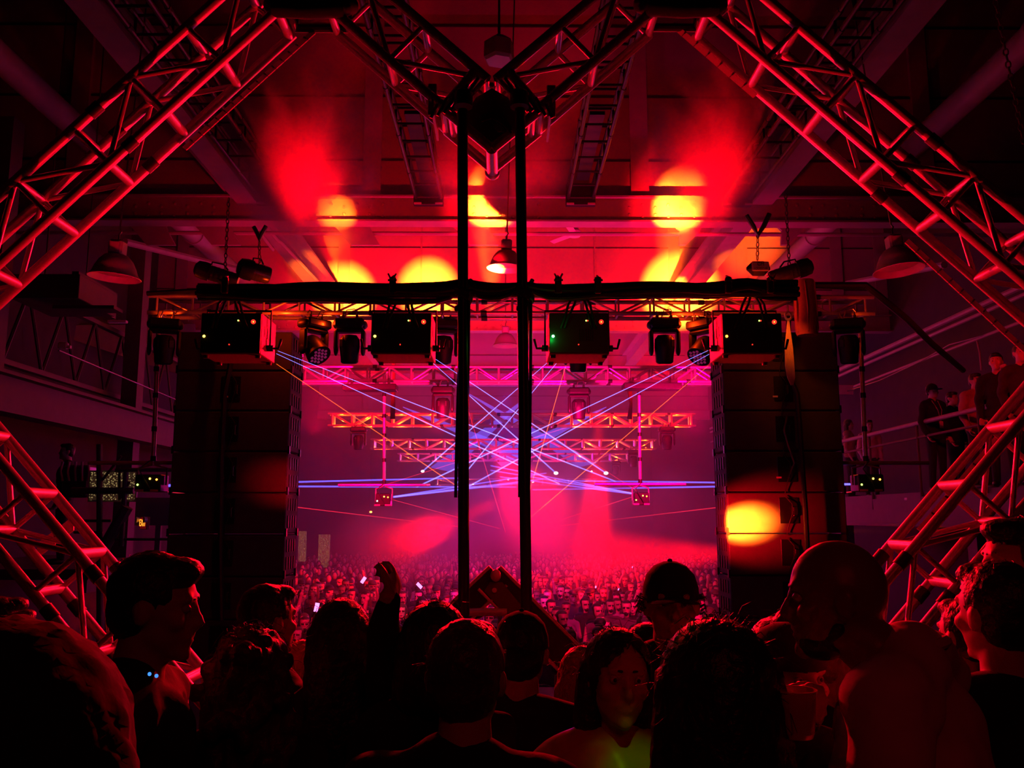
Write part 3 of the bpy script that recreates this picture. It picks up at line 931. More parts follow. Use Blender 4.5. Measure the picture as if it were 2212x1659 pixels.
pipe('bundle of dark cables hanging down the back of the left speaker stack', [W(497, 680, 10.1), W(497, 790, 10.1), W(485, 850, 10.1), W(478, 1000, 10.1), W(476, 1200, 10.1), W(478, 1340, 10.1)], .03, RUB, 'cable', 'cable_bundle')
pipe('bundle of dark cables hanging down the back of the right speaker stack', [W(1704, 680, 10.1), W(1700, 800, 10.1), W(1722, 850, 10.1), W(1730, 960, 10.1), W(1740, 1100, 10.1), W(1750, 1300, 10.1)], .03, RUB, 'cable', 'cable_bundle')
pipe('looped cable on the back of the right speaker stack', [W(1700, 900, 10.1), W(1694, 930, 10.1), W(1702, 960, 10.1), W(1716, 1000, 10.1), W(1704, 1032, 10.1)], .014, CHAIN, 'cable', 'cable')
pipe('thick black cable sagging from the right end of the near truss to the balcony', [W(1760, 616, 9.9), W(1870, 616, 9.9), W(1900, 640, 9.9), W(1960, 690, 10.2), W(2010, 740, 10.8), W(2080, 800, 12)], .04, RUB, 'cable', 'cable')
pipe('thin cable laid along the top of the near truss from end to end', [W(318, 634, 9.95), W(420, 628, 9.95), W(800, 634, 9.95), W(1300, 634, 9.95), W(1760, 618, 9.95), W(1880, 622, 9.95)], .03, RUB, 'cable', 'cable')

# ------------------------------------------------------------------ chain hoists, bags, sling
def chain(p, q, label, link=.034, r=.006):
    p = Vector(p); q = Vector(q); L = (q - p).length; n = max(2, int(L / (link * 1.45)))
    d = (q - p).normalized(); a = d.orthogonal().normalized(); b = d.cross(a)
    t = MB()
    for i in range(n):
        c = p + d * (L * (i + .5) / n)
        u = a if i % 2 else b
        pts = [c + d * (link * .9 * math.cos(th)) + u * (link * .5 * math.sin(th)) for th in [2 * PI * k / 8 for k in range(8)]]
        t.path(pts, r, n=5, closed=True)
    return tag(t.build('chain', CHAIN), label, 'chain')
chain(W(494, 428, 9.7), W(486, 585, 9.7), 'steel chain down to the leftmost hoist on the near truss')
chain(W(560, 520, 9.7), W(561, 570, 9.7), 'short steel chain down to the second left hoist')
chain(W(1637, 505, 9.7), W(1636, 562, 9.7), 'short chain above the oval hoist')
chain(W(1697, 420, 9.8), W(1705, 575, 9.8), 'long chain hanging beside the horizontal roll')
chain(W(2150, 0, 6.2), W(2212, 310, 6.2), 'slack chain hanging in the dark top right corner')
pipe('hook and spreader above the short chain on the right', [W(1612, 465, 9.7), W(1628, 490, 9.7), W(1637, 508, 9.7), W(1650, 488, 9.7), W(1662, 462, 9.7)], .03, CHAIN, 'hook', 'hook')
pipe('triangular shackle above the second left chain', [W(548, 490, 9.7), W(556, 505, 9.7), W(560, 520, 9.7), W(565, 505, 9.7), W(575, 488, 9.7)], .025, CHAIN, 'hook', 'hook')
def drum(c, dirv, L, r, label, m, cap=BLK):
    c = Vector(c); d = Vector(dirv).normalized(); R = d.to_track_quat('Z', 'Y').to_matrix()
    root = thing('chain_hoist', label, 'hoist', c)
    MB().lathe([(0, -L / 2), (r * .9, -L / 2), (r, -L / 2 + .03), (r, L / 2 - .03), (r * .9, L / 2), (0, L / 2)], (0, 0, 0), R, n=24).build('body', m, root)
    MB().lathe([(0, L / 2 - .02), (r * 1.18, L / 2 - .02), (r * 1.22, L / 2 + .05), (r * 1.1, L / 2 + .12), (r * .6, L / 2 + .15), (0, L / 2 + .15)], (0, 0, 0), R, n=24).build('end_cap', cap, root)
    f = MB()
    for k in range(5):
        f.lathe([(r * 1.03, -L / 2 + .08 + k * L / 7), (r * 1.03, -L / 2 + .1 + k * L / 7), (r * .9, -L / 2 + .1 + k * L / 7), (r * .9, -L / 2 + .08 + k * L / 7)], (0, 0, 0), R, n=24, closed=True)
    f.build('cooling_fins', m, root)
    a = R @ Vector((0, 0, L / 2)); 
    MB().path([a, a * .7 + Vector((0, -.02, r * 1.5)), Vector((0, 0, r * 1.7)), -a * .3 + Vector((0, 0, r * 1.1))], .01).build('cable', RUB, root)
    return root
DRM = mat('glossy hoist shell', (.16, .15, .15), .25, .5)
drum(W(482, 598, 9.7), (-1, -.25, .28), .34, .085, 'leftmost dark hoist drum lying on the near truss', DRM)
drum(W(562, 590, 9.8), (-.9, -.5, .15), .22, .10, 'second shiny hoist drum on the near truss, left side', DRM)
drum(W(1695, 592, 9.7), (1, -.2, .30), .34, .085, 'dark rolled drum beside the oval hoist on the right', DRM)
root = thing('chain_hoist', 'oval chain hoist with white lettering plate on the right of the truss', 'hoist', W(1641, 577, 9.7))
MB().box((0, .06, 0), (.27, .16, .17), bev=.07).build('body', BLK, root)
MB().box((0, -.03, 0), (.20, .02, .11), bev=.009).build('name_plate', mat('pale plate', (.55, .4, .4), .6), root)
def text(s, size, loc, m, parent, rot=(PI / 2, 0, 0), ext=.002, name='lettering'):
    c = bpy.data.curves.new(name, 'FONT'); c.body = s; c.size = size; c.extrude = ext
    c.align_x = 'CENTER'; c.align_y = 'CENTER'; c.materials.append(m)
    o = bpy.data.objects.new(name, c); COL.objects.link(o); o.parent = parent
    me = bpy.data.meshes.new_from_object(o.evaluated_get(bpy.context.evaluated_depsgraph_get()))
    bpy.data.objects.remove(o)
    o = bpy.data.objects.new(name, me); COL.objects.link(o); o.parent = parent
    o.location = loc; o.rotation_euler = rot
    return o
text('CM', .055, (0, -.044, .022), BLK, root)
text('LODESTAR', .032, (0, -.044, -.028), BLK, root)
t = MB()
c = W(1741, 668, 9.55)
t.lathe([(.0, .34), (.10, .33), (.115, .25), (.12, .0), (.128, -.22), (.11, -.30), (.05, -.315), (0, -.31)], c, n=20)
for k in range(6):
    t.path([c + Vector((.12 * math.cos(k + .4), .12 * math.sin(k + .4), .3)), c + Vector((.128 * math.cos(k + .55), .128 * math.sin(k + .55), 0)), c + Vector((.12 * math.cos(k + .5), .12 * math.sin(k + .5), -.27))], .008)
tag(t.build('chain_bag', BAG), 'red cloth chain bag hanging at the right end of the near truss', 'bag')
t = MB()
for k in range(6):
    x = (k - 2.5) * .9
    t.path([W(1703, 688, 9.5), W(1703 + x * 1.2, 712, 9.5), W(1704 + x * 3.2, 750, 9.5), W(1706 + x * 3.8, 790, 9.5), W(1709 + x * 3.2, 815, 9.5), W(1711 + x * .8, 832, 9.5)], .009)
o = tag(t.build('rope_sling', SLING), 'bright yellow lit rope sling hanging beside the red bag', 'sling')
MB().path([W(1703, 688, 9.48) + Vector((.035 * math.cos(a), 0, .045 * math.sin(a) + .03)) for a in [k * PI / 5 for k in range(10)]], .012, closed=True).build('shackle', ALU, o)
hot((1703, 650, 9.0), (1707, 735), 9.5, 50, 16, halo=False)

# ------------------------------------------------------------------ ladder-like ceiling trusses
def ladder(x0, z0, y0, y1, label, wd=.40, h=.22):
    A = Vector((x0, y0, z0)); B = Vector((x0, y1, z0))
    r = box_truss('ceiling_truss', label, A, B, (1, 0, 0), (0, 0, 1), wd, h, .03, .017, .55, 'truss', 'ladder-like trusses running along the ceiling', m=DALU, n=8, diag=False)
    MB().box((wd / 2, y1 - y0 - .02, h / 2 - .05), (wd + .08, .10, h + .14), bev=.01).build('end_box', BLK, r)
    for sx in (0, 1):
        MB().box((sx * (wd - .06) + .03, y1 - y0 - .08, -.10), (.12, .01, .03)).build('marker', STRIP, r)
    MB().box((wd / 2, (y1 - y0) * .8, h * .9), (wd * .5, (y1 - y0) * .3, .05)).build('cable_tray', BLK, r)
    return r
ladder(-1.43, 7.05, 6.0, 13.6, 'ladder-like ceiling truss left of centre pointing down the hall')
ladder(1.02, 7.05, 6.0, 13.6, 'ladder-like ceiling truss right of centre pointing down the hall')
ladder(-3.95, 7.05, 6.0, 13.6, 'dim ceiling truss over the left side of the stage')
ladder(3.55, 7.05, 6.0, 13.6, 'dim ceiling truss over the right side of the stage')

# ------------------------------------------------------------------ pendant lamps and fan
def bay_lamp(px, py, d, label, tilt=0, tx=0, rod=1.0):
    c = W(px, py, d)
    root = thing('high_bay_lamp', label, 'pendant lamp', c, 0, 'high bay lamps')
    root.rotation_euler = (tx * .6, tilt * .6, 0)
    MB().lathe([(.075, .20), (.12, .185), (.17, .13), (.205, .06), (.225, 0), (.26, -.045), (.268, -.05), (.262, -.055), (.222, -.005), (.20, .055), (.165, .12), (.11, .17), (.07, .18)], (0, 0, 0), n=36).build('reflector', ENAM, root)
    MB().lathe([(0, .0), (.20, .0), (.215, -.008), (.2, -.016), (0, -.02)], (0, 0, .02), n=32).build('glass_lens', mat('frosted lamp glass', (.5, .45, .42), .35), root)
    MB().box((0, 0, .27), (.15, .15, .16), bev=.02).build('ballast_box', ENAM, root)
    MB().box((0, -.078, .27), (.08, .006, .10)).build('sticker', WHITE, root)
    MB().path([(0, 0, .35), (0, .0, .42), (.02, 0, .45), (0, 0, .48), (0, 0, 12.5 - c.z)], .010).build('hook_rod', CHAIN, root)
    return root
bay_lamp(248, 590, 9.0, 'round high bay lamp on the left under the slanting truss', .10, .05)
bay_lamp(1940, 575, 9.2, 'tilted high bay lamp on the right with a pale sticker box', -.12, -.10)
bay_lamp(1093, 572, 9.8 + 2, 'round high bay lamp behind the centre poles, caught by a yellow beam', .05, .02)
bay_lamp(1092, 742, 17.5, 'faint round lamp lower down behind the right pole', 0, 0)
c = W(1078, 108, 8.5)
root = thing('pendant_fixture', 'pale six-sided pendant box hanging at the top centre', 'pendant lamp', c)
t = MB()
for k in range(6):
    pass
t.lathe([(0, .17), (.06, .15), (.16, .07), (.165, -.10), (.14, -.13), (0, -.13)], (0, 0, 0), Matrix.Rotation(.3, 3, 'Z'), n=6)
t.build('shade', ENAM, root, smooth=0)
MB().tube((0, 0, .15), (0, 0, 1.6), .012).box((0, 0, .22), (.03, .03, .10)).build('hanging_rod', BLK, root)
c = W(1241, 505, 14.9)
root = thing('ceiling_fan', 'three-bladed ceiling fan hanging below the near girder', 'ceiling fan', c)
MB().lathe([(0, -.05), (.10, -.05), (.115, -.02), (.115, .04), (.08, .07), (.06, .12), (.05, .30), (.03, .34), (.02, .8), (0, .8)], n=24).build('motor', ENAM, root)
for k, a in enumerate((.12, 2.22, 4.4)):
    R = Matrix.Rotation(a, 3, 'Z')
    MB().box(R @ Vector((.36, 0, .0)), (.52, .11, .012), R @ Matrix.Rotation(.25, 3, 'X'), bev=.005).tube(R @ Vector((.05, 0, .0)), R @ Vector((.2, 0, 0)), .014).build('blade', ENAM, root)

# ------------------------------------------------------------------ side galleries
BZ = 2.35
for sx, nm in ((-1, 'left'), (1, 'right')):
    if sx > 0:
        t = MB().box((8.3, 15.9, BZ - .1), (3.8, 15.8, .2)).box((6.42, 15.9, BZ - .28), (.12, 15.8, .42)).box((6.42, 15.9, BZ - .5), (.3, 15.8, .04))
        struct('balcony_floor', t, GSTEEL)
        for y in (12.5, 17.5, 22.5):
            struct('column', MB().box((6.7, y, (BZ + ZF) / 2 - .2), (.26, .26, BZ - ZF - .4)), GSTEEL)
# right railing
root = thing('balcony_railing', 'purple-lit steel railing with slanted posts along the right balcony', 'railing', (6.42, 9.5, BZ))
MB().tube((0, 0, 1.08), (0, 14, 1.02), .035, n=12).build('handrail', STEEL, root)
MB().tube((0, 0, .86), (0, 14, .80), .02, n=8).build('mid_rail', GSTEEL, root)
for i in range(8):
    y = .5 + i * 1.8
    MB().tube((0, y, 1.05), (-.05, y - .12, -.25), .022, n=8).build('post', GSTEEL, root)
t = MB()
for k in range(6):
    t.box((0, 1.2 + k * 2.1, -.38), (.06, 1.6, .30))
t.build('hanging_panels', mat('pale hanging panels', (.16, .13, .15), .7), root)
# right gallery upper wall and fixtures
struct('wall_gallery', MB().box((9.6, 18, 4.2), (.12, 24, 3.4)), DARKW)
for (px, py, d, sz, lb) in ((1825, 842, 18, (.35, .02, .2), 'small pale notice on the wall just right of the right speaker stack'), (2152, 832, 12.6, (.06, .02, .12), 'small pale tag on the dark wall behind the balcony people'), (1990, 1078, 14, (.5, .1, .05), 'pale cable tray lip below the balcony')):
    tag(MB().box(W(px, py, d), sz, bev=.01).build('notice', WHITE), lb, 'notice')
pipe('thin sagging wire above the balcony people', [W(1830, 845, 18), W(1900, 822, 17), W(1990, 780, 16), W(2050, 745, 15), W(2160, 715, 14)], .012, CHAIN, 'wire', 'wire')
pipe('short vertical conduit on the dark right wall', [W(2110, 735, 14), W(2116, 760, 14), W(2120, 800, 14)], .015)
# left gallery
t = MB().box((-7, 18, 3.68), (.05, 16, .50)).box((-7, 18, 3.95), (.34, 16, .05)).box((-7, 18, 3.42), (.34, 16, .05))
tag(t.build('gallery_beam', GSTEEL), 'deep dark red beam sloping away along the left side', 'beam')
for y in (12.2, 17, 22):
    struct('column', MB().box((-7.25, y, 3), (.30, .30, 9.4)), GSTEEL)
root = thing('lattice_girder', 'dim lattice girder above the left side beam', 'girder', (-7.6, 12, 4.3))
MB().box((0, 7, 0), (.12, 14, .08)).box((0, 7, 1.25), (.12, 14, .08)).build('flanges', GSTEEL, root)
for i in range(12):
    MB().tube((0, i * 1.15, 0), (0, i * 1.15 + .58, 1.25), .03, n=6).build('lattice_bar', GSTEEL, root)
    MB().tube((0, i * 1.15 + .58, 1.25), (0, i * 1.15 + 1.15, 0), .03, n=6).build('lattice_bar', GSTEEL, root)
t = MB().box(W(140, 640, 13), (1.0, 1.2, .36), bev=.01).box(W(205, 640, 13.2), (.1, 1.3, .42)).box(W(190, 668, 12.8), (.9, .3, .05))
for px in (95, 185):
    q = W(px, 620, 13); t.tube(q, Vector((q.x, q.y, 12.5)), .012)
tag(t.build('box_duct', GSTEEL), 'square duct with flanged end on the left under the high bay lamp', 'duct')
struct('gallery_panel', MB().prism([W(115, 703, 18), W(420, 700, 22), W(420, 820, 22), W(160, 735, 18.5)], (0, .08, 0)), GSTEEL, 0)
root = thing('cable_rod', 'thin pink rod with a small pale bracket high on the left wall', 'rod', W(127, 757, 12.5))
MB().tube((0, 0, 0), W(420, 880, 19) - W(127, 757, 12.5), .012).build('rod', CHAIN, root)
MB().box((.06, 0, .07), (.14, .08, .10), bev=.02).box((.14, 0, .05), (.06, .05, .04)).build('bracket', WHITE, root)
tag(MB().box(W(254, 695, 16), (.35, .1, .05), bev=.01).build('tube_lamp', WHITE), 'short pale tube lamp lying on the left ledge', 'tube lamp')
# left platform with stairs, screen and exit sign
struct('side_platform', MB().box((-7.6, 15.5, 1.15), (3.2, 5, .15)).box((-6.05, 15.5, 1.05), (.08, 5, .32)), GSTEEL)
root = thing('stair_frame', 'dark steel posts and braces of the left side stairs', 'stairs', W(215, 1200, 13.0))
o0 = W(215, 1200, 13.0)
for pa, pb, r in (((215, 960), (215, 1660), .045), ((258, 1010), (258, 1080), .02), ((272, 1020), (262, 1180), .04), ((215, 1045), (262, 985), .02), ((258, 1078), (280, 1040), .02), ((215, 1200), (275, 1095), .09), ((150, 1125), (240, 1125), .02), ((160, 1150), (222, 1150), .02), ((250, 1015), (372, 1015), .03), ((240, 1165), (365, 1165), .02), ((155, 1060), (290, 1060), .05)):
    MB().tube(W(*pa, 13.0) - o0, W(*pb, 13.0) - o0, r, n=8).build('post', GSTEEL, root)
# mesh screen
ms = mat('lit mesh screen', (.25, .2, .12), .8)
nt = ms.node_tree; b = nt.nodes['Principled BSDF']
vo = nt.nodes.new('ShaderNodeTexVoronoi'); vo.inputs['Scale'].default_value = 34
tc = nt.nodes.new('ShaderNodeTexCoord'); rp = nt.nodes.new('ShaderNodeValToRGB')
rp.color_ramp.elements[0].position = .18; rp.color_ramp.elements[0].color = (.42, .30, .11, 1)
rp.color_ramp.elements[1].position = .42; rp.color_ramp.elements[1].color = (.02, .01, .005, 1)
nt.links.new(tc.outputs['Object'], vo.inputs['Vector']); nt.links.new(vo.outputs['Distance'], rp.inputs[0])
nt.links.new(rp.outputs[0], b.inputs['Emission Color']); b.inputs['Emission Strength'].default_value = .9
c = W(243, 1050, 13.6)
root = thing('mesh_screen', 'dim yellow speckled screen behind the left side stairs', 'screen', c)
MB().box((0, 0, 0), (.68, .02, .42)).build('screen_face', ms, root, smooth=0)
MB().box((0, .03, 0), (.74, .04, .48)).build('frame', STEEL, root)
for (px, py, d, sx_, sz_, lb) in ((700, 1190, 36, .45, 1.3, 'tall speckled lit panel standing behind the left of the crowd'), (653, 1180, 36, .3, 1.2, 'narrow speckled lit panel beside the left speaker stack')):
    o = MB().box(W(px, py, d), (sx_, .1, sz_)).build('lit_panel', ms, smooth=0)
    tag(o, lb, 'screen')
c = W(309, 1130, 13.4)
root = thing('exit_sign', 'glowing orange and red exit sign low on the left', 'exit sign', c, -.9)
MB().box((0, .03, 0), (.30, .05, .19), bev=.008).build('case', mat('exit case', (.3, .05, .08), .5), root)
MB().box((0, 0.001, 0), (.27, .01, .165)).build('face', EXITB, root)
text('EXIT', .15, (0, -.008, 0), EXITM, root)
for k, sx in enumerate((-.19, .19)):
    MB().lathe([(0, 0), (.035, 0), (.045, .05), (0, .06)], (sx, .0, .05), Matrix.Rotation(PI / 2, 3, 'X'), n=14).build('emergency_lamp', WHITE, root)
root = thing('wrapped_crate', 'tall crate wrapped in shiny plastic on the left platform', 'crate', W(172, 1075, 14.0))
MB().box((0, 0, .25), (.42, .4, .5), bev=.03).build('crate_body', mat('blue black plastic', (.06, .05, .10), .3), root)
t = MB()
for k in range(5):
    t.path([(-.2 + .1 * k, -.21, .55), (-.22 + .11 * k, -.22, .40), (-.18 + .1 * k, -.215, .25)], .02)
t.build('plastic_wrap', mat('crinkled film', (.5, .35, .45), .25), root)
tag(MB().box(W(345, 1105, 13.6), (.72, .06, .42)).box(W(345, 1105, 13.62) + Vector((0, 0, -1.9)), (.08, .06, 3.6)).build('wall_board', mat('board', (.16, .11, .12), .7)), 'pale board on the wall above the exit sign', 'board')

# ------------------------------------------------------------------ DJ booth top frame in front
root = thing('booth_frame', 'pointed black booth frame with red edges between the poles', 'booth frame', W(1070, 1225, 4.7))
o0 = W(1070, 1225, 4.7); DB = 4.7
def plank(p, q, wd, nm, m=BLK, th=.06, off=0):
    a = W(*p, DB) - o0; b = W(*q, DB) - o0
    d = (b - a).normalized(); n = Vector((-d.z, 0, d.x)); n = n if n.z > 0 else -n
    MB().prism([a, b, b - n * wd, a - n * wd], (0, th, 0)).build(nm, m, root, smooth=0)
    for k in (0, wd):
        MB().tube(a - n * k, b - n * k, .009, n=10).build('edge_rail', ALU, root)
plank((1080, 1224), (1345, 1490), .16, 'front_plank')
plank((1058, 1224), (830, 1440), .13, 'front_plank')
MB().tube(W(1012, 1322, DB) - o0, W(1095, 1322, DB) - o0, .022, n=12).build('cross_tube', ALU, root)
MB().ell(W(1071, 1243, DB - .03) - o0, (.028, .028, .032)).build('knob', ENAM, root)
MB().lathe([(0, 0), (.013, 0), (.012, .006), (0, .008)], W(1068, 1275, DB - .01) - o0, Matrix.Rotation(PI / 2, 3, 'X'), n=14).build('bolt_head', WHITE, root)
MB().prism([W(1058, 1258, DB - .01) - o0, W(1085, 1258, DB - .01) - o0, W(1140, 1325, DB - .01) - o0, W(1090, 1325, DB - .01) - o0, W(1046, 1277, DB - .01) - o0], (0, .02, 0)).build('gusset', mat('dark red plate', (.10, .05, .05), .6), root, smooth=0)
for x in (830, 1345):
    p = W(x, 1440 if x < 1000 else 1490, DB) - o0
    MB().tube(p, Vector((p.x, p.y, -o0.z)), .03).build('leg', BLK, root)
tag(MB().ell(W(1028, 1318, 5.4), (.07, .05, .05)).tube(W(1028, 1318, 5.4), W(1028, 1330, 5.4) + Vector((0, 0, -1.4)), .012).build('microphone_stand', BLK), 'dark microphone on a stand behind the booth frame', 'microphone')

# ------------------------------------------------------------------ lasers
def beam(name, label, a, b, ra, rb, m, group):
    return tag(MB().tube(a, b, ra, rb, n=6, caps=False).build(name, m), label, 'laser beam', group)
LBL = glow('blue laser light', (.12, .10, 1.0), .7, True)
LWH = glow('bright blue laser light', (.20, .20, 1.0), .95, True)
LRD = glow('red laser light', (1.0, .02, .05), .35, True)
LOR = glow('orange laser light', (1.0, .14, .01), .6, True)
DE = 46.0
blue = [((597, 764), (1210, 1046), 'upper-left laser box, lower of its two', 'a'), ((600, 758), (1330, 1040), 'upper-left laser box, upper of its two', 'a'),
        ((941, 776), (1309, 1022), 'second laser box, upper of its two', 'a'), ((935, 784), (1201, 1022), 'second laser box, lower of its two', 'a'),
        ((1184, 782), (913, 1018), 'green-lit laser box, left of its two', 'a'), ((1206, 780), (985, 1046), 'green-lit laser box, right of its two', 'a'),
        ((1532, 765), (1010, 1052), 'rightmost laser box, lower of its two', 'a'), ((1530, 757), (900, 1052), 'rightmost laser box, upper of its two', 'a')]
for p, q, lb, _ in blue:
    d0 = 4.25
    P0 = W(*p, d0); P1 = W(*q, DE)
    beam('laser_beam', 'blue laser beam fanning down the hall from the %s' % lb, P0, P1, .0010, .036, LWH, 'blue laser beams from the crossbar boxes')
side = [((362, 1048, 10.6), (1010, 1032), 'upper blue beam from behind the left speaker stack'), ((362, 1050, 10.6), (1115, 1052), 'lower blue beam from behind the left speaker stack'),
        ((850, 1073, 14.7), (1180, 1022), 'upper blue beam from the left small laser unit'), ((850, 1073, 14.7), (1180, 1034), 'middle blue beam from the left small laser unit'), ((850, 1074, 14.7), (1150, 1040), 'lower blue beam from the left small laser unit'),
        ((1368, 1066, 14.7), (1060, 1006), 'upper blue beam from the right small laser unit'), ((1368, 1066, 14.7), (1060, 1016), 'middle blue beam from the right small laser unit'), ((1368, 1067, 14.7), (1080, 1030), 'lower blue beam from the right small laser unit'),
        ((1842, 1046, 10.6), (1180, 1038), 'upper blue beam from behind the right speaker stack'), ((1842, 1046, 10.6), (1150, 1058), 'lower blue beam from behind the right speaker stack')]
for p, q, lb in side:
    beam('laser_beam', lb, W(*p), W(*q, DE), .012, .035, LBL, 'blue beams crossing from the small laser units')
red = [((597, 786, 4.25), (1010, 1066), LOR, 'orange laser line crossing down from the leftmost laser box'), ((1530, 790, 4.25), (1120, 1140), LOR, 'orange laser line crossing down from the rightmost laser box'),
       ((985, 800, 4.25), (1092, 1150), LRD, 'red laser line dropping steeply right of the left pole'), ((1222, 790, 4.25), (1140, 1075), LOR, 'orange laser line dropping steeply left from the green-lit box'),
       ((362, 1062, 10.6), (1010, 1140), LRD, 'thin red laser line low across the left of the hall'), ((850, 1080, 14.7), (1080, 1142), LRD, 'thin red laser line from the left small laser unit'),
       ((1364, 1074, 14.7), (1170, 1136), LRD, 'thin orange-red line from the right small laser unit'), ((1842, 1062, 10.6), (1210, 1136), LRD, 'thin red laser line low across the right of the hall'),
       ((820, 1051, 17.5), (1330, 890), LRD, 'faint red line rising right through the lasers'), ((1375, 1060, 17.5), (1150, 915), LRD, 'faint red line parallel to a blue beam right of the poles')]
for p, q, m, lb in red:
    beam('laser_beam', lb, W(*p), W(*q, DE), .0013 if p[2] < 5 else .006, .026, m, 'red and orange laser lines')
FAN = glow('blue laser sheet light', (.12, .10, 1.0), .30, True)
for p, q, r_, lb in (((870, 880), (1120, 1000), (1135, 975), 'pale blue laser sheet left of the left pole'), ((1150, 850), (930, 1010), (975, 1020), 'pale blue laser sheet between the poles'),
                     ((1010, 850), (1250, 1010), (1290, 1000), 'wide pale blue laser sheet right of the poles'), ((1310, 880), (1060, 985), (1085, 1010), 'blue laser sheet slanting left from the third truss')):
    a = W(*p, 20); b = W(*q, DE); c = W(*r_, DE)
    tag(MB().prism([a, b, c], (0, .02, 0.02)).build('laser_sheet', FAN, smooth=0), lb, 'laser sheet')
for (px, py, r) in ((1201, 1022, .10), (1309, 1022, .10), (913, 1018, .08), (1098, 1035, .06), (1151, 1041, .06), (1278, 1018, .05), (1022, 1047, .05), (845, 1000, .04), (1257, 877, .05), (776, 964, .05)):
    pass
SPOT = glow('white lamp face', (1, .8, .95), 5)
for (px, py, r, lb) in ((1201, 1022, .12, 'bright white lamp spot where a laser ends right of the poles'), (1309, 1022, .12, 'bright white lamp spot farther right under the orange line'), (913, 1018, .09, 'white lamp spot left of the left pole'),
                        (1098, 1035, .07, 'small white lamp spot between the poles'), (1151, 1041, .06, 'small white lamp spot just right of the right pole'), (1278, 1018, .05, 'tiny white lamp spot between the two bright ones'), (1022, 1047, .05, 'tiny white lamp spot just right of the left pole'), (801, 1106, .07, 'small yellow lamp spot low on the left')):
    o = MB().ell(W(px, py, 45), (r, r * .7, r * .7), nu=10, nv=8).build('distant_lamp', SPOT if px != 801 else LEDY)
    tag(o, lb, 'lamp')

# ------------------------------------------------------------------ people
from mathutils import noise
JOBS = []
def remesh_batch():
    dg = bpy.context.evaluated_depsgraph_get()
    dg.update()
    for o, post, mats in JOBS:
        ev = o.evaluated_get(dg)
        me = bpy.data.meshes.new_from_object(ev)
        o.modifiers.clear()
        old = o.data
        o.data = me
        bpy.data.meshes.remove(old)
        me.materials.clear()
        for m in mats: me.materials.append(m)
        if post: post(me)
        me.polygons.foreach_set('use_smooth', [True] * len(me.polygons))
        me.update()
    JOBS.clear()
def blob(name, prims, voxel, mats, parent=None, smooth=3, post=None, loc=(0, 0, 0), rz=0):
    t = MB()
    for p in prims:
        if p[0] == 'E': t.ell(p[1], p[2], p[3] if len(p) > 3 else None)
        else: t.capsule(p[1], p[2], p[3], p[4])
    me = t.mesh(name, mats[0], smooth=0)
    o = bpy.data.objects.new(name, me); COL.objects.link(o)
    if parent is not None: o.parent = parent
    o.location = loc; o.rotation_euler = (0, 0, rz)
    r = o.modifiers.new('r', 'REMESH'); r.mode = 'VOXEL'; r.voxel_size = voxel
    if smooth:
        s = o.modifiers.new('s', 'SMOOTH'); s.factor = .5; s.iterations = smooth
    JOBS.append((o, post, mats))
    return o

def hand_prims(wr, d, side_v, nrm, curl=.6, s=1.0):
    """palm + four fingers + thumb. d along hand, side_v towards thumb, nrm = palm side"""
    d = Vector(d).normalized(); nrm = Vector(nrm); nrm = (nrm - d * nrm.dot(d)).normalized(); sv = d.cross(nrm).normalized()
    if sv.dot(Vector(side_v)) < 0: sv = -sv
    R = Matrix((sv, d, nrm)).transposed()
    wr = Vector(wr)
    out = [('E', wr + d * .048 * s, (.040 * s, .050 * s, .016 * s), R), ('C', wr, wr + d * .03 * s, .024 * s, .022 * s)]
    lens = (.082, .090, .084, .066)
    for k in range(4):
        off = (1.5 - k) * .020 * s
        p = wr + d * .085 * s + sv * off
        dirv = d + sv * (.08 * (1.5 - k))
        L = lens[k] * s
        for j, (fr, an) in enumerate(((.45, curl * .8), (.32, curl * 1.2), (.25, curl * 1.0))):
            Rm = Matrix.Rotation(an, 3, sv) if (Matrix.Rotation(an, 3, sv) @ d).dot(nrm) > 0 else Matrix.Rotation(-an, 3, sv)
            dirv = (Rm @ dirv).normalized()
            q = p + dirv * L * fr
            out.append(('C', p, q, .0098 * s, .0090 * s if j < 2 else .0078 * s))
            p = q
    p = wr + d * .025 * s + sv * .032 * s
    t1 = (d * .6 + sv * .9 + nrm * .35).normalized(); q = p + t1 * .040 * s
    out.append(('C', p, q, .0135 * s, .0115 * s))
    t2 = (d * 1.0 + sv * (.25 - curl * .3) + nrm * (.3 + curl * .5)).normalized()
    out.append(('C', q, q + t2 * .034 * s, .011 * s, .0088 * s))
    return out

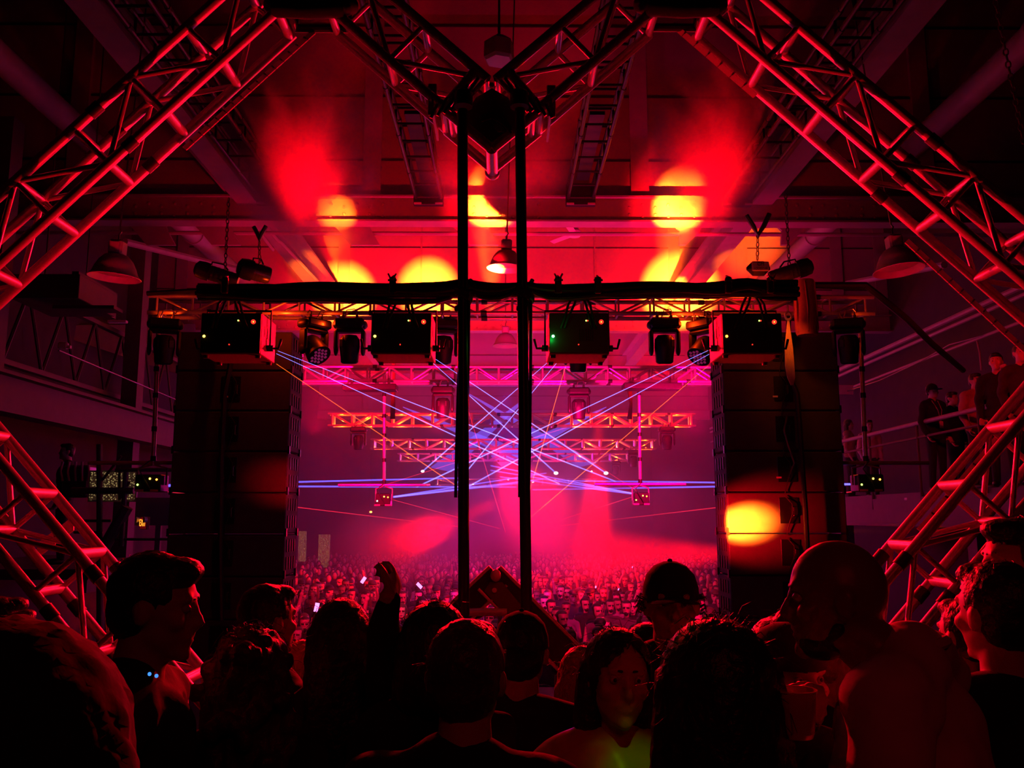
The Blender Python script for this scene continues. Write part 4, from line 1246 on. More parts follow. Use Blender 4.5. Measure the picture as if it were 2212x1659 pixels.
def person(label, px, ptop, d, yaw, hair='short', hm=HAIRD, skin=SKIN, top=CBLK, sleeves='long', hy=0.0, hp=0.0, hr=0.0, female=False, arms=None, cap=None, z0=0.0, head_s=1.0, broad=1.0,
           group=None, voxel=.0085, lean=0.0, extra=None, strands=True, pants=JEAN, beard=False, drop=.02, hoff=(0, 0)):
    T = W(px, ptop, d)
    H = T.z - z0
    extra_h = {'big': .05, 'curly': .035, 'long': .018, 'bob': .018, 'short': .014, 'bald': 0, 'bun': .02, 'full': .035}[hair]
    if cap: extra_h = .02
    s = (H - extra_h) / (1.75 - drop)
    rootloc = Vector((T.x, T.y, z0))
    RZ = Matrix.Rotation(yaw, 3, 'Z')
    def L2(p):
        return RZ.transposed() @ (Vector(p) - rootloc)
    sw = (.165 if female else .185) * broad * s
    sh = 1.405 * s
    # skeleton
    piv = Vector((0, -.012 + drop * .25, 1.50 - drop)) * s
    piv += RZ.transposed() @ Vector((hoff[0], hoff[1], 0))
    HR = Matrix.Rotation(hy, 3, 'Z') @ Matrix.Rotation(hp, 3, 'X') @ Matrix.Rotation(hr, 3, 'Y')
    hs = s * head_s if s > .9 else head_s * .93
    def hpnt(v):
        return piv + HR @ (Vector((v[0], v[1] + .012, v[2] + .135)) * hs)
    P = []
    def E(c, r, R=None): P.append(('E', Vector(c) * s, tuple(q * s for q in r), R))
    def C(p, q, r1, r2): P.append(('C', Vector(p) * s, Vector(q) * s, r1 * s, r2 * s))
    def HE(c, r): P.append(('E', hpnt(c), tuple(q * hs for q in r), HR))
    def HC(p, q, r1, r2): P.append(('C', hpnt(p), hpnt(q), r1 * hs, r2 * hs))
    bw = broad
    tor = []
    tor.append(('E', Vector((0, 0, 1.24)) * s, (.158 * bw * s, .108 * bw * s, .20 * s)))
    tor.append(('C', Vector((-sw / s * .72, -.005, 1.385)) * s, Vector((sw / s * .72, -.005, 1.385)) * s, .060 * s, .060 * s))
    tor.append(('E', Vector((0, .0, 1.06)) * s, (.135 * bw * s, .10 * bw * s, .16 * s)))
    tor.append(('E', Vector((0, 0, .93)) * s, (.16 * bw * s, .115 * bw * s, .12 * s)))
    tor.append(('C', Vector((-.06, -.012, 1.43)) * s, Vector((.06, -.012, 1.43)) * s, .046 * s, .046 * s))
    for sx in (-1, 1):
        tor.append(('C', Vector((sx * .03, -.022, 1.445)) * s, Vector((sx * sw / s * .86, -.012, 1.392)) * s, .050 * s, .056 * s * bw ** .5))
    if female:
        for sx in (-1, 1): tor.append(('E', Vector((sx * .07, .085, 1.25)) * s, (.06 * s, .055 * s, .06 * s)))
    legs = []
    for sx in (-1, 1):
        legs += [('C', Vector((sx * .085, 0, .88)) * s, Vector((sx * .10, .01, .48)) * s, .085 * s * bw, .052 * s),
                 ('C', Vector((sx * .10, .01, .48)) * s, Vector((sx * .105, -.02, .09)) * s, .052 * s, .036 * s)]
    arm = {}
    for sx in (-1, 1):
        a = (arms or {}).get('R' if sx > 0 else 'L')
        S = Vector((sx * sw, -.005, sh - .02 * s))
        if a:
            El, Wr = L2(a[0]), L2(a[1])
        else:
            El = S + Vector((sx * .05, -.02, -.28)) * s; Wr = El + Vector((-sx * .02, .10, -.22)) * s
        hd = L2(a[2]) - Wr if a and len(a) > 2 and a[2] is not None else (Wr - El)
        curl = a[3] if a and len(a) > 3 else .6
        arm[sx] = (S, El, Wr, hd, curl)
    for sx in (-1, 1):
        S, El, Wr, hd, curl = arm[sx]
        P.append(('C', S, El, .052 * s * bw, .038 * s)); P.append(('C', El, Wr, .039 * s, .027 * s))
        P += hand_prims(Wr, hd, Vector((-sx, .6, .2)), Vector((-sx * .5, .8, .3)), curl, s)
    P += tor + legs
    for sx in (-1, 1):
        E((sx * .105, .05, .035), (.045, .12, .035))
    # neck and head
    P.append(('C', Vector((0, -.02, 1.40)) * s, hpnt((0, -.012, -.06)), .058 * s * (1.1 if not female else .9) * bw ** .5, .052 * s * (1.05 if not female else .88)))
    HE((0, -.004, .022), (.076, .094, .094)); HE((0, .022, -.045), (.062, .068, .062))
    HE((0, .045, -.078), (.042, .040, .034)); HE((0, .078, -.092), (.022, .020, .020))
    HC((-.040, .078, .034), (.040, .078, .034), .011, .011)
    HC((0, .088, .018), (0, .106, -.020), .0075, .012); HE((0, .098, -.025), (.018, .013, .009))
    for sx in (-1, 1):
        HE((sx * .045, .060, -.018), (.022, .024, .022)); HE((sx * .077, -.008, -.004), (.010, .019, .031))
        HE((sx * .082, -.014, .004), (.009, .014, .022))
    HE((0, .088, -.050), (.025, .012, .007)); HE((0, .087, -.061), (.022, .012, .007))
    HRt = HR.transposed()
    def post(me):
        n = len(me.vertices)
        co = np.empty(n * 3); me.vertices.foreach_get('co', co); co = co.reshape(-1, 3)
        h = (co - np.array(piv)) @ np.array(HR)
        h = h / hs - np.array([0, .012, .135])
        for sx in (-1, 1):
            r2 = ((h[:, 0] - sx * .031) ** 2 / .018 ** 2 + (h[:, 2] - .012) ** 2 / .011 ** 2)
            dp = .008 * np.exp(-r2) * (h[:, 1] > .04) * (h[:, 2] < .13) * (h[:, 2] > -.13)
            h[:, 1] -= dp
        dm = .005 * np.exp(-((h[:, 0] / .022) ** 2 + ((h[:, 2] + .0555) / .003) ** 2)) * (h[:, 1] > .05)
        h[:, 1] -= dm
        c2 = ((h + np.array([0, .012, .135])) * hs) @ np.array(HR).T + np.array(piv)
        me.vertices.foreach_set('co', c2.ravel())
    body = blob('person', P, voxel, [skin], None, 2, post, rootloc, yaw)
    tag(body, label, 'person', group)
    # clothing
    infl = .018
    sp = [(q[0], q[1], tuple(x + infl for x in q[2])) if q[0] == 'E' else (q[0], q[1], q[2], q[3] + infl, q[4] + infl) for q in tor]
    if sleeves != 'none':
        for sx in (-1, 1):
            S, El, Wr, _, _c = arm[sx]
            if sleeves == 'short':
                sp.append(('C', S, S + (El - S) * .75, .052 * s * bw + .014, .045 * s + .014))
            else:
                sp += [('C', S, El, .052 * s * bw + .018, .040 * s + .018), ('C', El, El + (Wr - El) * .93, .040 * s + .018, .030 * s + .011)]
    sp.append(('C', Vector((0, -.02, 1.40)) * s, Vector((0, -.016, 1.455)) * s, .070 * s, .064 * s))
    sd = rnd.random() * 50
    def fold(me):
        n = len(me.vertices)
        co = np.empty(n * 3); me.vertices.foreach_get('co', co); co = co.reshape(-1, 3)
        no = np.empty(n * 3); me.vertices.foreach_get('normal', no); no = no.reshape(-1, 3)
        a = np.sin(co[:, 2] * 38 + np.sin(co[:, 0] * 17 + sd) * 2.2 + co[:, 1] * 11) * .0055 + np.sin(co[:, 0] * 31 + co[:, 2] * 13 + sd) * .0045
        co += no * a[:, None]
        me.vertices.foreach_set('co', co.ravel())
    blob('shirt' if sleeves == 'short' else 'jacket' if sleeves == 'long' else 'top', sp, .012, [top], body, 4, fold)
    if top is not CBLK:
        MB().path([Vector((.063 * math.cos(a), -.018 + .060 * math.sin(a), 1.462 - .022 * math.sin(a))) * s for a in [2 * PI * k / 22 for k in range(22)]], .011 * s, n=8, closed=True).build('collar', top, body)
    tp = [(q[0], q[1], q[2], q[3] + .014, q[4] + .014) for q in legs] + [('E', Vector((0, 0, .90)) * s, (.172 * bw * s, .128 * bw * s, .13 * s))]
    blob('trousers', tp, .02, [pants], body, 3, None)
    blob('shoes', [('E', Vector((sx * .105, .05, .04)) * s, (.052 * s, .135 * s, .042 * s)) for sx in (-1, 1)], .015, [BLK], body, 1, None)
    # hair
    hp_ = []
    def hE(c, r): hp_.append(('E', hpnt(c), tuple(q * hs for q in r), HR))
    def hC(p, q, r1, r2): hp_.append(('C', hpnt(p), hpnt(q), r1 * hs, r2 * hs))
    amp = .002
    if hair != 'bald' :
        if hair == 'short':
            hE((0, -.016, .040), (.084, .098, .092)); hE((0, -.040, -.005), (.078, .066, .075)); amp = .004
            if not cap: hE((0, .045, .095), (.06, .05, .03))
        elif hair in ('long', 'bob', 'curly', 'big', 'bun', 'full'):
            k = {'long': 1.0, 'bob': 1.06, 'curly': 1.12, 'big': 1.35, 'bun': 1.0, 'full': 1.30}[hair]
            hE((0, -.014, .034), (.090 * k, .104 * k, .098 * (1 + (k - 1) * .7)))
            zl = {'long': -.34, 'bob': -.12, 'curly': -.30, 'big': -.26, 'bun': -.06, 'full': -.40}[hair]
            wd = {'long': .07, 'bob': .078, 'curly': .10, 'big': .12, 'bun': .06, 'full': .115}[hair]
            for sx in (-1, 1):
                hC((sx * .058 * k, -.03, .02), (sx * wd, -.035, zl), .044 * k, .040 * k)
            hC((0, -.06, 0), (0, -.08, zl), .070 * k, .055 * k)
            hC((-.04, -.055, -.04), (-.05, -.075, zl), .06 * k, .045 * k); hC((.04, -.055, -.04), (.05, -.075, zl), .06 * k, .045 * k)
            if hair == 'bun': hE((0, -.09, .12), (.045, .045, .045))
            amp = {'long': .005, 'bob': .005, 'curly': .016, 'big': .013, 'bun': .004, 'full': .007}[hair]
            if hair in ('curly', 'big'):
                rr = random.Random(int(px))
                for q in range(46):
                    an = rr.uniform(0, 2 * PI); zz = rr.uniform(zl, .10)
                    rad = (.088 if zz > -.02 else wd + .02) * k
                    x, y = math.cos(an) * rad, math.sin(an) * rad - .03
                    if y > .03 and zz < .06: continue
                    hE((x, y, zz), (.026, .026, .026))
        fq = 90 if hair != 'curly' else 45
        def hpost(me):
            n = len(me.vertices)
            co = np.empty(n * 3); me.vertices.foreach_get('co', co); co = co.reshape(-1, 3)
            no = np.empty(n * 3); me.vertices.foreach_get('normal', no); no = no.reshape(-1, 3)
            a = np.array([noise.noise(Vector((c[0] * fq, c[1] * fq, c[2] * fq * .35))) for c in co]) * amp
            co += no * a[:, None]
            me.vertices.foreach_set('co', co.ravel())
            h = (co - np.array(piv)) @ np.array(HR)
            h = h / hs - np.array([0, .012, .135])
            ax_ = np.abs(h[:, 0] + .012)
            lim = (.098 - ax_ * .95) if hair != 'short' else (.060 - ax_ * .1)
            kill = (h[:, 1] > .026) & (h[:, 2] < lim) & (ax_ < .072)
            import bmesh
            bm = bmesh.new(); bm.from_mesh(me); bm.verts.ensure_lookup_table()
            bmesh.ops.delete(bm, geom=[bm.verts[i] for i in np.nonzero(kill)[0]], context='VERTS')
            bm.to_mesh(me); bm.free()
        blob('hair', hp_, .0095, [hm], body, 1, hpost)
        # loose strands around the outline
        st = MB(); rr = random.Random(int(px) + 5)
        ns = {'short': 50, 'long': 90, 'bob': 90, 'curly': 170, 'big': 170, 'bun': 60, 'full': 150}[hair]
        kk = {'short': .98, 'long': 1.0, 'bob': 1.06, 'curly': 1.16, 'big': 1.34, 'bun': 1.0, 'full': 1.28}[hair]
        if not cap and strands:
            for q in range(ns):
                an = rr.uniform(0, 2 * PI); el = rr.uniform(.1, 1.4) if hair == 'short' else rr.uniform(-.5, 1.45)
                c = Vector((.088 * kk * math.cos(an) * math.cos(el), .102 * kk * math.sin(an) * math.cos(el) - .014, .03 + .098 * kk * math.sin(el)))
                if c.y > .04 and c.z < .07: continue
                nn = (c - Vector((0, 0, .02))).normalized()
                ln = rr.uniform(.01, .025) * (1 if hair == 'short' else 1.8)
                tg = Vector((rr.uniform(-1, 1), rr.uniform(-1, 1), rr.uniform(-1.2, .3))).normalized()
                pts = [hpnt(c - nn * .004), hpnt(c + nn * ln * .5 + tg * ln * .4), hpnt(c + nn * ln * .6 + tg * ln * 1.3 + Vector((0, 0, -ln * .4)))]
                st.path(pts, [.0011, .0009, .0005], n=4)
            tag(st.build('hair_strands', hm, body), None, None, None, 'stuff')
    for sx in (-1, 1):
        ey = MB().ell(hpnt((sx * .031, .0745, .012)), (.0115 * hs, .0115 * hs, .0115 * hs), None, 14, 10).build('eye', EYE, body)
        MB().ell(hpnt((sx * .031, .0845, .012)), (.0052 * hs, .0022 * hs, .0052 * hs), HR, 10, 6).build('iris', BLKM, ey)
        bb = MB().capsule(hpnt((sx * .016, .0875, .034)), hpnt((sx * .045, .0755, .037)), .0035 * hs, .0028 * hs, n=8)
        bb.build('eyebrow', hm, body)
    if beard:
        def bp(me): pass
        blob('beard', [('E', hpnt((0, .040, -.080)), (.052 * hs, .050 * hs, .036 * hs), HR), ('C', hpnt((-.055, .01, -.05)), hpnt((-.03, .055, -.09)), .014 * hs, .014 * hs), ('C', hpnt((.055, .01, -.05)), hpnt((.03, .055, -.09)), .014 * hs, .014 * hs)], .008, [hm], body, 1, None)
    if cap:
        cp = MB()
        sgn = -1 if cap == 'back' else 1
        prof = [(.0, .122), (.02, .121), (.05, .108), (.073, .082), (.084, .045), (.086, .012), (.083, .008)]
        vs = []
        t = MB(); t.lathe(prof, (0, 0, 0), n=28)
        t.v = [tuple(hpnt((x, y * 1.18 - .008, z + .012))) for x, y, z in t.v]
        t.build('cap_crown', top if top is not CWHT else CBLK, body)
        br = MB()
        br.ell((0, sgn * .125, .030), (.072, .068, .006), None, 20, 6)
        br.v = [tuple(hpnt((x, y, z - (abs(x) * .25) ** 1.0 * .6 + (.0)))) for x, y, z in br.v]
        br.build('cap_brim', top if top is not CWHT else CBLK, body)
        MB().ell(hpnt((0, -.006, .136)), (.008, .008, .006)).build('cap_button', CBLK, body)
        if cap == 'front':
            pp = MB()
            pp.path([hpnt((x, .104 - abs(x) * .25 - zz * .28, .055 + zz)) for x, zz in ((-.034, 0), (0, 0), (.034, 0), (.034, .042), (0, .042), (-.034, .042))], .0012, n=4, closed=True)
            pp.build('cap_patch_seam', CGRY, body)
            cl = MB(); rr = random.Random(3)
            for q in range(40):
                sx = rr.choice((-1, 1)); c = Vector((sx * rr.uniform(.074, .092), rr.uniform(-.04, .02), rr.uniform(-.03, .03)))
                cl.path([hpnt(c), hpnt(c + Vector((sx * .012, .004, .008))), hpnt(c + Vector((sx * .018, rr.uniform(-.01, .01), -.006)))], [.003, .0025, .001], n=5)
            cl.build('curls', hm, body)
    if extra: extra(body, hpnt, s, hs)
    return body

UP = PI
G = 'people standing on the stage in front of the camera'
def wp(x, y, d): return W(x, y, d)
person('man in profile facing right with short dark hair, tallest on the left', 322, 1192, 2.25, -1.45, 'short', top=CBLK, hp=-.12, broad=1.08)
person('person close to the camera at the bottom left corner, only the back of the head', 15, 1428, .80, .1, 'bob', hm=CBLK, top=CBLK, strands=False, head_s=1.12)
person('red-lit person cut by the left edge holding a camera', 2, 1288, 3.3, -.9, 'short', top=CBLK, arms={'R': (wp(20, 1520, 3.2), wp(24, 1420, 3.1), wp(30, 1375, 3.1), 1.2)})
person('person with red-lit face looking up right behind the close head', 70, 1318, 3.1, -1.0, 'short', top=CBLK, hp=.35, arms={'R': (wp(100, 1500, 3.0), wp(95, 1440, 2.9), wp(112, 1385, 2.9), 1.5)})
person('woman with long curly hair seen from behind, edges glowing red', 545, 1343, 2.45, .1, 'curly', hm=HAIRB, top=CBLK, female=True)
person('man with flat top hair behind the curly-haired woman, turned right', 580, 1262, 3.1, -.75, 'short', top=CBLK)
person('person with smooth long dark hair raising a bent wrist overhead', 738, 1290, 2.75, .05, 'long', top=CBLK, female=True,
       arms={'R': (wp(830, 1455, 2.6), wp(838, 1290, 2.52), wp(866, 1232, 2.62), .8)})
person('dark bob-haired head rising just left of the left pole', 940, 1298, 2.55, .0, 'bob', top=CBLK, female=True)
person('man with close-cropped hair seen from behind in the lower centre', 1008, 1338, 1.95, -.15, 'short', hm=HAIRB, top=CBLK, broad=1.1)
person('person in a dark cap seen from behind between the cropped head and the booth frame', 1127, 1318, 2.75, -.25, 'short', top=CBLK, cap='back')
person('smiling woman with long dark hair facing the camera, green light on her shoulder', 1325, 1354, 2.30, PI + .15, 'long', top=CYEL, female=True, sleeves='long', hr=-.06)
person('man in a dark cap with curls facing the camera, right of centre', 1447, 1212, 2.85, PI - .08, 'short', hm=HAIRB, top=CBLK, cap='front')
person('person with big bushy dark hair seen from behind, lower right of centre', 1545, 1336, 1.85, -.05, 'full', hm=HAIRD, top=CBLK, female=True)
person('head with thin red-lit hair rims behind the big bushy hair', 1672, 1328, 2.75, .2, 'bun', hm=HAIRB, top=CBLK, female=True)
def beanie(body, hpnt, s, hs):
    t = MB(); t.lathe([(.0, .128), (.03, .124), (.06, .108), (.08, .08), (.088, .04), (.090, .02), (.086, .018)], n=24)
    t.v = [tuple(hpnt((x, y * 1.18 - .006, z + .016))) for x, y, z in t.v]
    t.build('beanie', CGRY, body)
person('woman in a dark beanie looking at the camera beside the bald man', 1698, 1352, 2.25, PI + .35, 'long', top=CBLK, female=True, extra=beanie,
       arms={'R': (wp(1640, 1640, 2.2), wp(1690, 1560, 1.95), wp(1712, 1530, 1.90), .9)})
person('blond curly-haired person whose hair glows red beside the bald man', 1742, 1296, 3.0, .9, 'curly', hm=HAIRL, top=CBLK, female=True)
person('bald bearded man in profile facing left, smiling, wearing a pale top', 1935, 1166, 2.02, .98, 'bald', hm=HAIRD, skin=SKIND, top=CWHT, hy=.28, hp=-.10, hoff=(-.10, .0), broad=1.2, drop=.075, beard=True, sleeves='long')
person('person in a white shirt lit bright red behind the right-hand coat', 2085, 1292, 2.95, .3, 'short', top=CWHT)
person('person with dark hair and dark coat at the lower right corner', 2150, 1212, 2.25, .25, 'short', top=CBLK, broad=1.15)
person('man at the right edge with a red-lit face looking left', 2205, 1118, 2.6, 1.35, 'short', top=CBLK, hp=.0)
person('blond person with red-glowing hair between the curly-haired and the long-haired women', 655, 1392, 3.4, .1, 'long', hm=HAIRL, top=CBLK, female=True)
person('person with long straight red-glowing hair left of the bob-haired head', 856, 1368, 3.3, .0, 'long', hm=HAIRL, top=CBLK, female=True)
person('red-lit face glimpsed below the chin of the man in the cap', 1400, 1352, 3.5, -.9, 'short', hm=HAIRD, top=CBLK)
person('red-lit person glimpsed left of the smiling woman', 1262, 1405, 3.3, -.6, 'long', hm=HAIRL, top=CTAN, female=True)
# cup held by the woman in the beanie
c = W(1722, 1592, 1.80)
root = thing('plastic_cup', 'clear plastic cup catching red light in front of the woman in the beanie', 'cup', c)
MB().lathe([(0, 0), (.030, 0), (.034, .01), (.040, .085), (.0425, .087), (.0425, .090), (.0395, .090), (.032, .012), (0, .006)], n=32).build('cup_wall', CUPM, root)
MB().lathe([(0, .012), (.0315, .012), (.0355, .055), (0, .056)], n=28).build('drink', DRINK, root)
# camera held at the left edge
root = thing('camera', 'small camera held up at the left edge', 'camera', W(34, 1368, 3.05))
MB().box((0, 0, 0), (.11, .05, .07), bev=.01).build('camera_body', BLK, root)
MB().lathe([(0, 0), (.028, 0), (.028, .06), (.022, .062), (0, .055)], (0, .02, 0), Matrix.Rotation(-PI / 2, 3, 'X'), n=18).build('lens', BLKM, root)
for k, x in enumerate((320, 337)):
    pass
root = thing('clip_light', 'two tiny blue lights on the strap of the tall man on the left', 'light', W(322, 1460, 1.9))
for k, x in enumerate((323, 338)):
    MB().ell(W(x, 1456 + k * 4, 1.9) - W(322, 1460, 1.9), (.004, .003, .004), None, 10, 8).build('blue_light', LEDB, root)
# balcony people
BG = 'people standing on the balconies'
def bal(label, px, py, d, yaw, z0=BZ, **k):
    k.setdefault('voxel', .014)
    return person(label, px, py, d, yaw, z0=z0, **k)
def lanyard(body, hpnt, s, hs):
    t = MB().path([Vector((-.06, .04, 1.46)) * s, Vector((-.04, .135, 1.3)) * s, Vector((0, .14, 1.12)) * s, Vector((.04, .135, 1.3)) * s, Vector((.06, .04, 1.46)) * s], .006)
    t.box(Vector((0, .145, 1.06)) * s, (.07, .006, .11)); t.build('lanyard', WHITE, body)
bal('man in a white-lettered dark cap and black top with a lanyard on the right balcony', 2012, 828, 13.4, PI + .3, cap='front', top=CBLK, extra=lanyard)
bal('person half hidden behind the lanyard man on the right balcony', 2055, 846, 14.4, PI + .5, hair='short', top=CBLK)
def glasses(body, hpnt, s, hs):
    t = MB()
    for sx in (-1, 1):
        t.path([hpnt((sx * .031 + .022 * math.cos(a), .098, .012 + .018 * math.sin(a))) for a in [k * PI / 5 for k in range(10)]], .003, n=4, closed=True)
    t.tube(hpnt((-.01, .1, .014)), hpnt((.01, .1, .014)), .003); t.build('glasses', CHAIN, body)
    b = MB().box(Vector((0, .135, 1.2)) * s, (.10, .03, .48), bev=.01); b.build('undershirt', CBLK, body)
bal('man with glasses in an open pale jacket over a black shirt on the right balcony', 2105, 806, 12.4, PI + .15, hair='short', top=CTAN, extra=glasses)
bal('man drinking from a raised hand at the right end of the balcony', 2150, 762, 11.2, PI - .6, hair='short', top=CBLK, arms={'L': (wp(2205, 850, 11.0), wp(2178, 800, 11.0), wp(2165, 785, 11.0), 1.2)})
bal('dark figure cut by the right edge on the balcony', 2202, 742, 10.6, PI - .2, hair='short', top=CGRY)
bal('long-haired woman leaning at the balcony rail beside the right speaker stack', 1832, 905, 18.2, PI + .9, hair='long', top=CTAN, female=True, sleeves='none')
bal('pale-shirted figure behind the pink drop tube on the right balcony', 1876, 908, 17.4, PI, hair='short', top=CWHT)
bal('dark figure with a red-lit edge on the left platform', 147, 958, 14.5, PI - 1.0, z0=1.22, hair='short', top=CBLK)
remesh_batch()

# ------------------------------------------------------------------ audience
SHIRT = mat('crowd clothing', (.1, .1, .1), .9, randcol=[(.006, .006, .008), (.012, .012, .015), (.01, .01, .02), (.30, .28, .30), (.006, .006, .006), (.06, .03, .05), (.01, .01, .015), (.02, .02, .03), (.006, .006, .006), (.12, .10, .16), (.008, .008, .01)])
HCR = mat('crowd hair', (.02, .015, .012), .6, randcol=[(.006, .005, .005), (.02, .012, .008), (.006, .005, .005), (.06, .035, .02), (.005, .005, .005)])
SKC = mat('crowd skin', (.5, .32, .25), .5, randcol=[(.55, .36, .28), (.42, .26, .19), (.6, .4, .32), (.25, .14, .1)])
def crowd_prims(kind, low=False):
    P = []
    P += [('E', Vector((0, 0, 1.64)), (.075, .092, .115)), ('E', Vector((0, .06, 1.57)), (.045, .045, .05)), ('C', Vector((0, 0, 1.42)), Vector((0, 0, 1.56)), .047, .044), ('E', Vector((0, .085, 1.575)), (.022, .012, .007))]
    P += [('E', Vector((0, .098, 1.625)), (.014, .016, .022)), ('C', Vector((-.04, .078, 1.668)), Vector((.04, .078, 1.668)), .011, .011)]
    P += [('E', Vector((0, 0, 1.22)), (.165, .11, .23)), ('C', Vector((-.14, 0, 1.39)), Vector((.14, 0, 1.39)), .062, .062), ('E', Vector((0, 0, .95)), (.16, .115, .17))]
    for sx in (-1, 1):
        P += [('C', Vector((sx * .09, 0, .9)), Vector((sx * .1, 0, .48)), .085, .055), ('C', Vector((sx * .1, 0, .48)), Vector((sx * .1, -.02, .06)), .055, .04), ('E', Vector((sx * .1, .05, .04)), (.05, .12, .04))]
        S = Vector((sx * .19, 0, 1.38))
        up = (kind in ('both',)) or (kind == 'right' and sx > 0) or (kind == 'left' and sx < 0) or (kind == 'phone' and sx > 0)
        if up:
            if kind == 'phone': El = Vector((.23, .16, 1.33)); Wr = Vector((.12, .28, 1.62))
            elif kind == 'both': El = Vector((sx * .30, .08, 1.56)); Wr = Vector((sx * .20, .14, 1.80))
            else: El = Vector((sx * .26, .12, 1.58)); Wr = Vector((sx * .30, .22, 1.84))
        elif kind == 'clap': El = Vector((sx * .24, .06, 1.16)); Wr = Vector((sx * .05, .26, 1.32))
        else: El = Vector((sx * .24, -.02, 1.1)); Wr = Vector((sx * .22, .10, .88))
        P += [('C', S, El, .052, .04), ('C', El, Wr, .04, .03)]
        d = (Wr - El).normalized()
        P += [('E', Wr + d * .05, (.035, .03, .045)), ('C', Wr + d * .07, Wr + d * .13 + Vector((.015, 0, 0)), .014, .012), ('C', Wr + d * .07, Wr + d * .13 - Vector((.02, 0, 0)), .014, .012)]
    if kind == 'hat':
        P += [('E', Vector((0, 0, 1.72)), (.09, .105, .07)), ('E', Vector((0, .13, 1.70)), (.07, .07, .014))]
    elif kind == 'long':
        P += [('C', Vector((-.06, -.03, 1.66)), Vector((-.085, -.02, 1.38)), .045, .04), ('C', Vector((.06, -.03, 1.66)), Vector((.085, -.02, 1.38)), .045, .04), ('E', Vector((0, -.02, 1.69)), (.092, .1, .09))]
    else:
        P += [('E', Vector((0, -.02, 1.69)), (.084, .095, .08))]
    return P
kinds = ['still', 'hat', 'both', 'right', 'left', 'phone', 'clap', 'long']
protos = {}
def assign(me, kind):
    n = len(me.polygons); c = np.empty(n * 3); me.polygons.foreach_get('center', c); c = c.reshape(-1, 3)
    x, y, z = c.T
    mi = np.zeros(n, int)
    mi[(z < .93)] = 3
    mi[(z >= .93) & (z < 1.495) & (np.abs(x) < .235)] = 2
    if kind in ('both', 'right', 'left', 'phone'):
        mi[(z > 1.3) & (np.abs(x) > .2)] = 2
        mi[(z > 1.62) & (np.abs(x) > .11)] = 0
        mi[(y > .2)] = 0
    if kind == 'clap': mi[(y > .16) & (z < 1.5)] = 0
    head = (z > 1.47) & (np.abs(x) < .13) & (y < .2)
    hair = head & ((y < .015) | (z > 1.715))
    if kind == 'hat': hair = head & ((z > 1.685) | (y < -.03))
    if kind == 'long': hair = (z > 1.34) & (np.abs(x) < .15) & ((y < .02) | (z > 1.71) | ((np.abs(x) > .062) & (y < .07))) 
    mi[hair] = 1
    face = (y > .05) & (y < .14)
    mi[face & (z > 1.636) & (z < 1.662) & (np.abs(x) > .010) & (np.abs(x) < .055)] = 1
    if kind in ('still', 'phone', 'right'): mi[face & (z < 1.572) & (z > 1.50)] = 1
    mi[face & (z > 1.574) & (z < 1.586) & (np.abs(x) < .022)] = 1
    me.polygons.foreach_set('material_index', mi.astype(np.int32))
for k in kinds:
    o = blob('person', crowd_prims(k), .0125, [SKC, HCR, SHIRT, JEAN], None, 1, (lambda me, k=k: assign(me, k)), (0, 0, ZF), PI)
    protos[k] = o
remesh_batch()
words = {'still': 'with arms down', 'hat': 'in a cap', 'both': 'with both arms raised', 'right': 'raising the arm nearer the left wall', 'left': 'raising the arm nearer the right wall',
         'phone': 'with a hand before the face', 'clap': 'with clasped hands', 'long': 'with long loose hair'}
pos = []
rc = random.Random(21)
Y = 11.6; r_i = 0
while Y < 44:
    xl = W(615, 1250, Y).x; xr = W(1600, 1250, Y).x
    x = xl + rc.uniform(0, .5)
    while x < xr:
        if -9.0 < x < 9.8: pos.append((Y + rc.uniform(-.24, .24), x + rc.uniform(-.14, .14)))
        x += rc.uniform(.52, .80)
    Y += .64
pos.sort()
dist = ['still'] * 9 + ['hat'] * 5 + ['both', 'right', 'left', 'phone', 'clap', 'clap'] + ['long'] * 6
used = {k: False for k in kinds}
NI = 300
areas = ((0, 15.2, 'front rows'), (15.2, 18.2, 'second block of rows'), (18.2, 99, 'middle rows'))
for i, (y, x) in enumerate(pos[:NI]):
    k = kinds[i] if i < len(kinds) else rc.choice(dist)
    src = protos[k]
    o = src if not used[k] else src.copy()
    if used[k]: COL.objects.link(o)
    used[k] = True
    o.location = (x, y, ZF)
    o.rotation_euler = (0, 0, PI + rc.uniform(-.5, .5))
    sc = rc.uniform(.96, 1.12); o.scale = (sc, sc, sc)
    row = [a for a in areas if a[0] <= y < a[1]][0][2]
    u = W(1090, 1120, y).x
    side_ = 'left part' if x < -1.2 * y / 14 else ('right part' if x > 1.0 * y / 14 else 'centre')
    tag(o, 'crowd person %s, %s, %s' % (words[k], row, side_), 'person', 'crowd people %s, %s, %s' % (words[k], row, side_))
t = MB()
for (y, x) in pos[NI:]:
    a = rc.uniform(-.4, .4); hh = rc.uniform(-.10, .10)
    b = Vector((x, y, ZF + hh))
    t.ell(b + Vector((0, -.02, 1.63)), (.072, .085, .11), None, 8, 6, 0)
    t.ell(b + Vector((0, .03, 1.68)), (.085, .09, .09), None, 8, 6, 1)
    t.ell(b + Vector((0, 0, 1.2)), (.21, .13, .28), None, 8, 6, 2)
    t.ell(b + Vector((0, 0, .6)), (.17, .12, .62), None, 6, 5, 3)
    if rc.random() < .14:
        sx = rc.choice((-1, 1)); w0 = b + Vector((sx * .26, -.1, 1.62 + rc.uniform(-.05, .2)))
        t.tube(b + Vector((sx * .19, 0, 1.38)), w0, .045, .035, n=6, mi=2 if rc.random() < .5 else 0)
        t.ell(w0 + Vector((0, 0, .06)), (.04, .03, .06), None, 6, 4, 0)
o = t.build('distant_crowd', [SKC, mat('far hair', (.008, .006, .005), .6), mat('far clothes', (.012, .012, .014), .9, var=.9, vscale=1.2), JEAN], smooth=0)
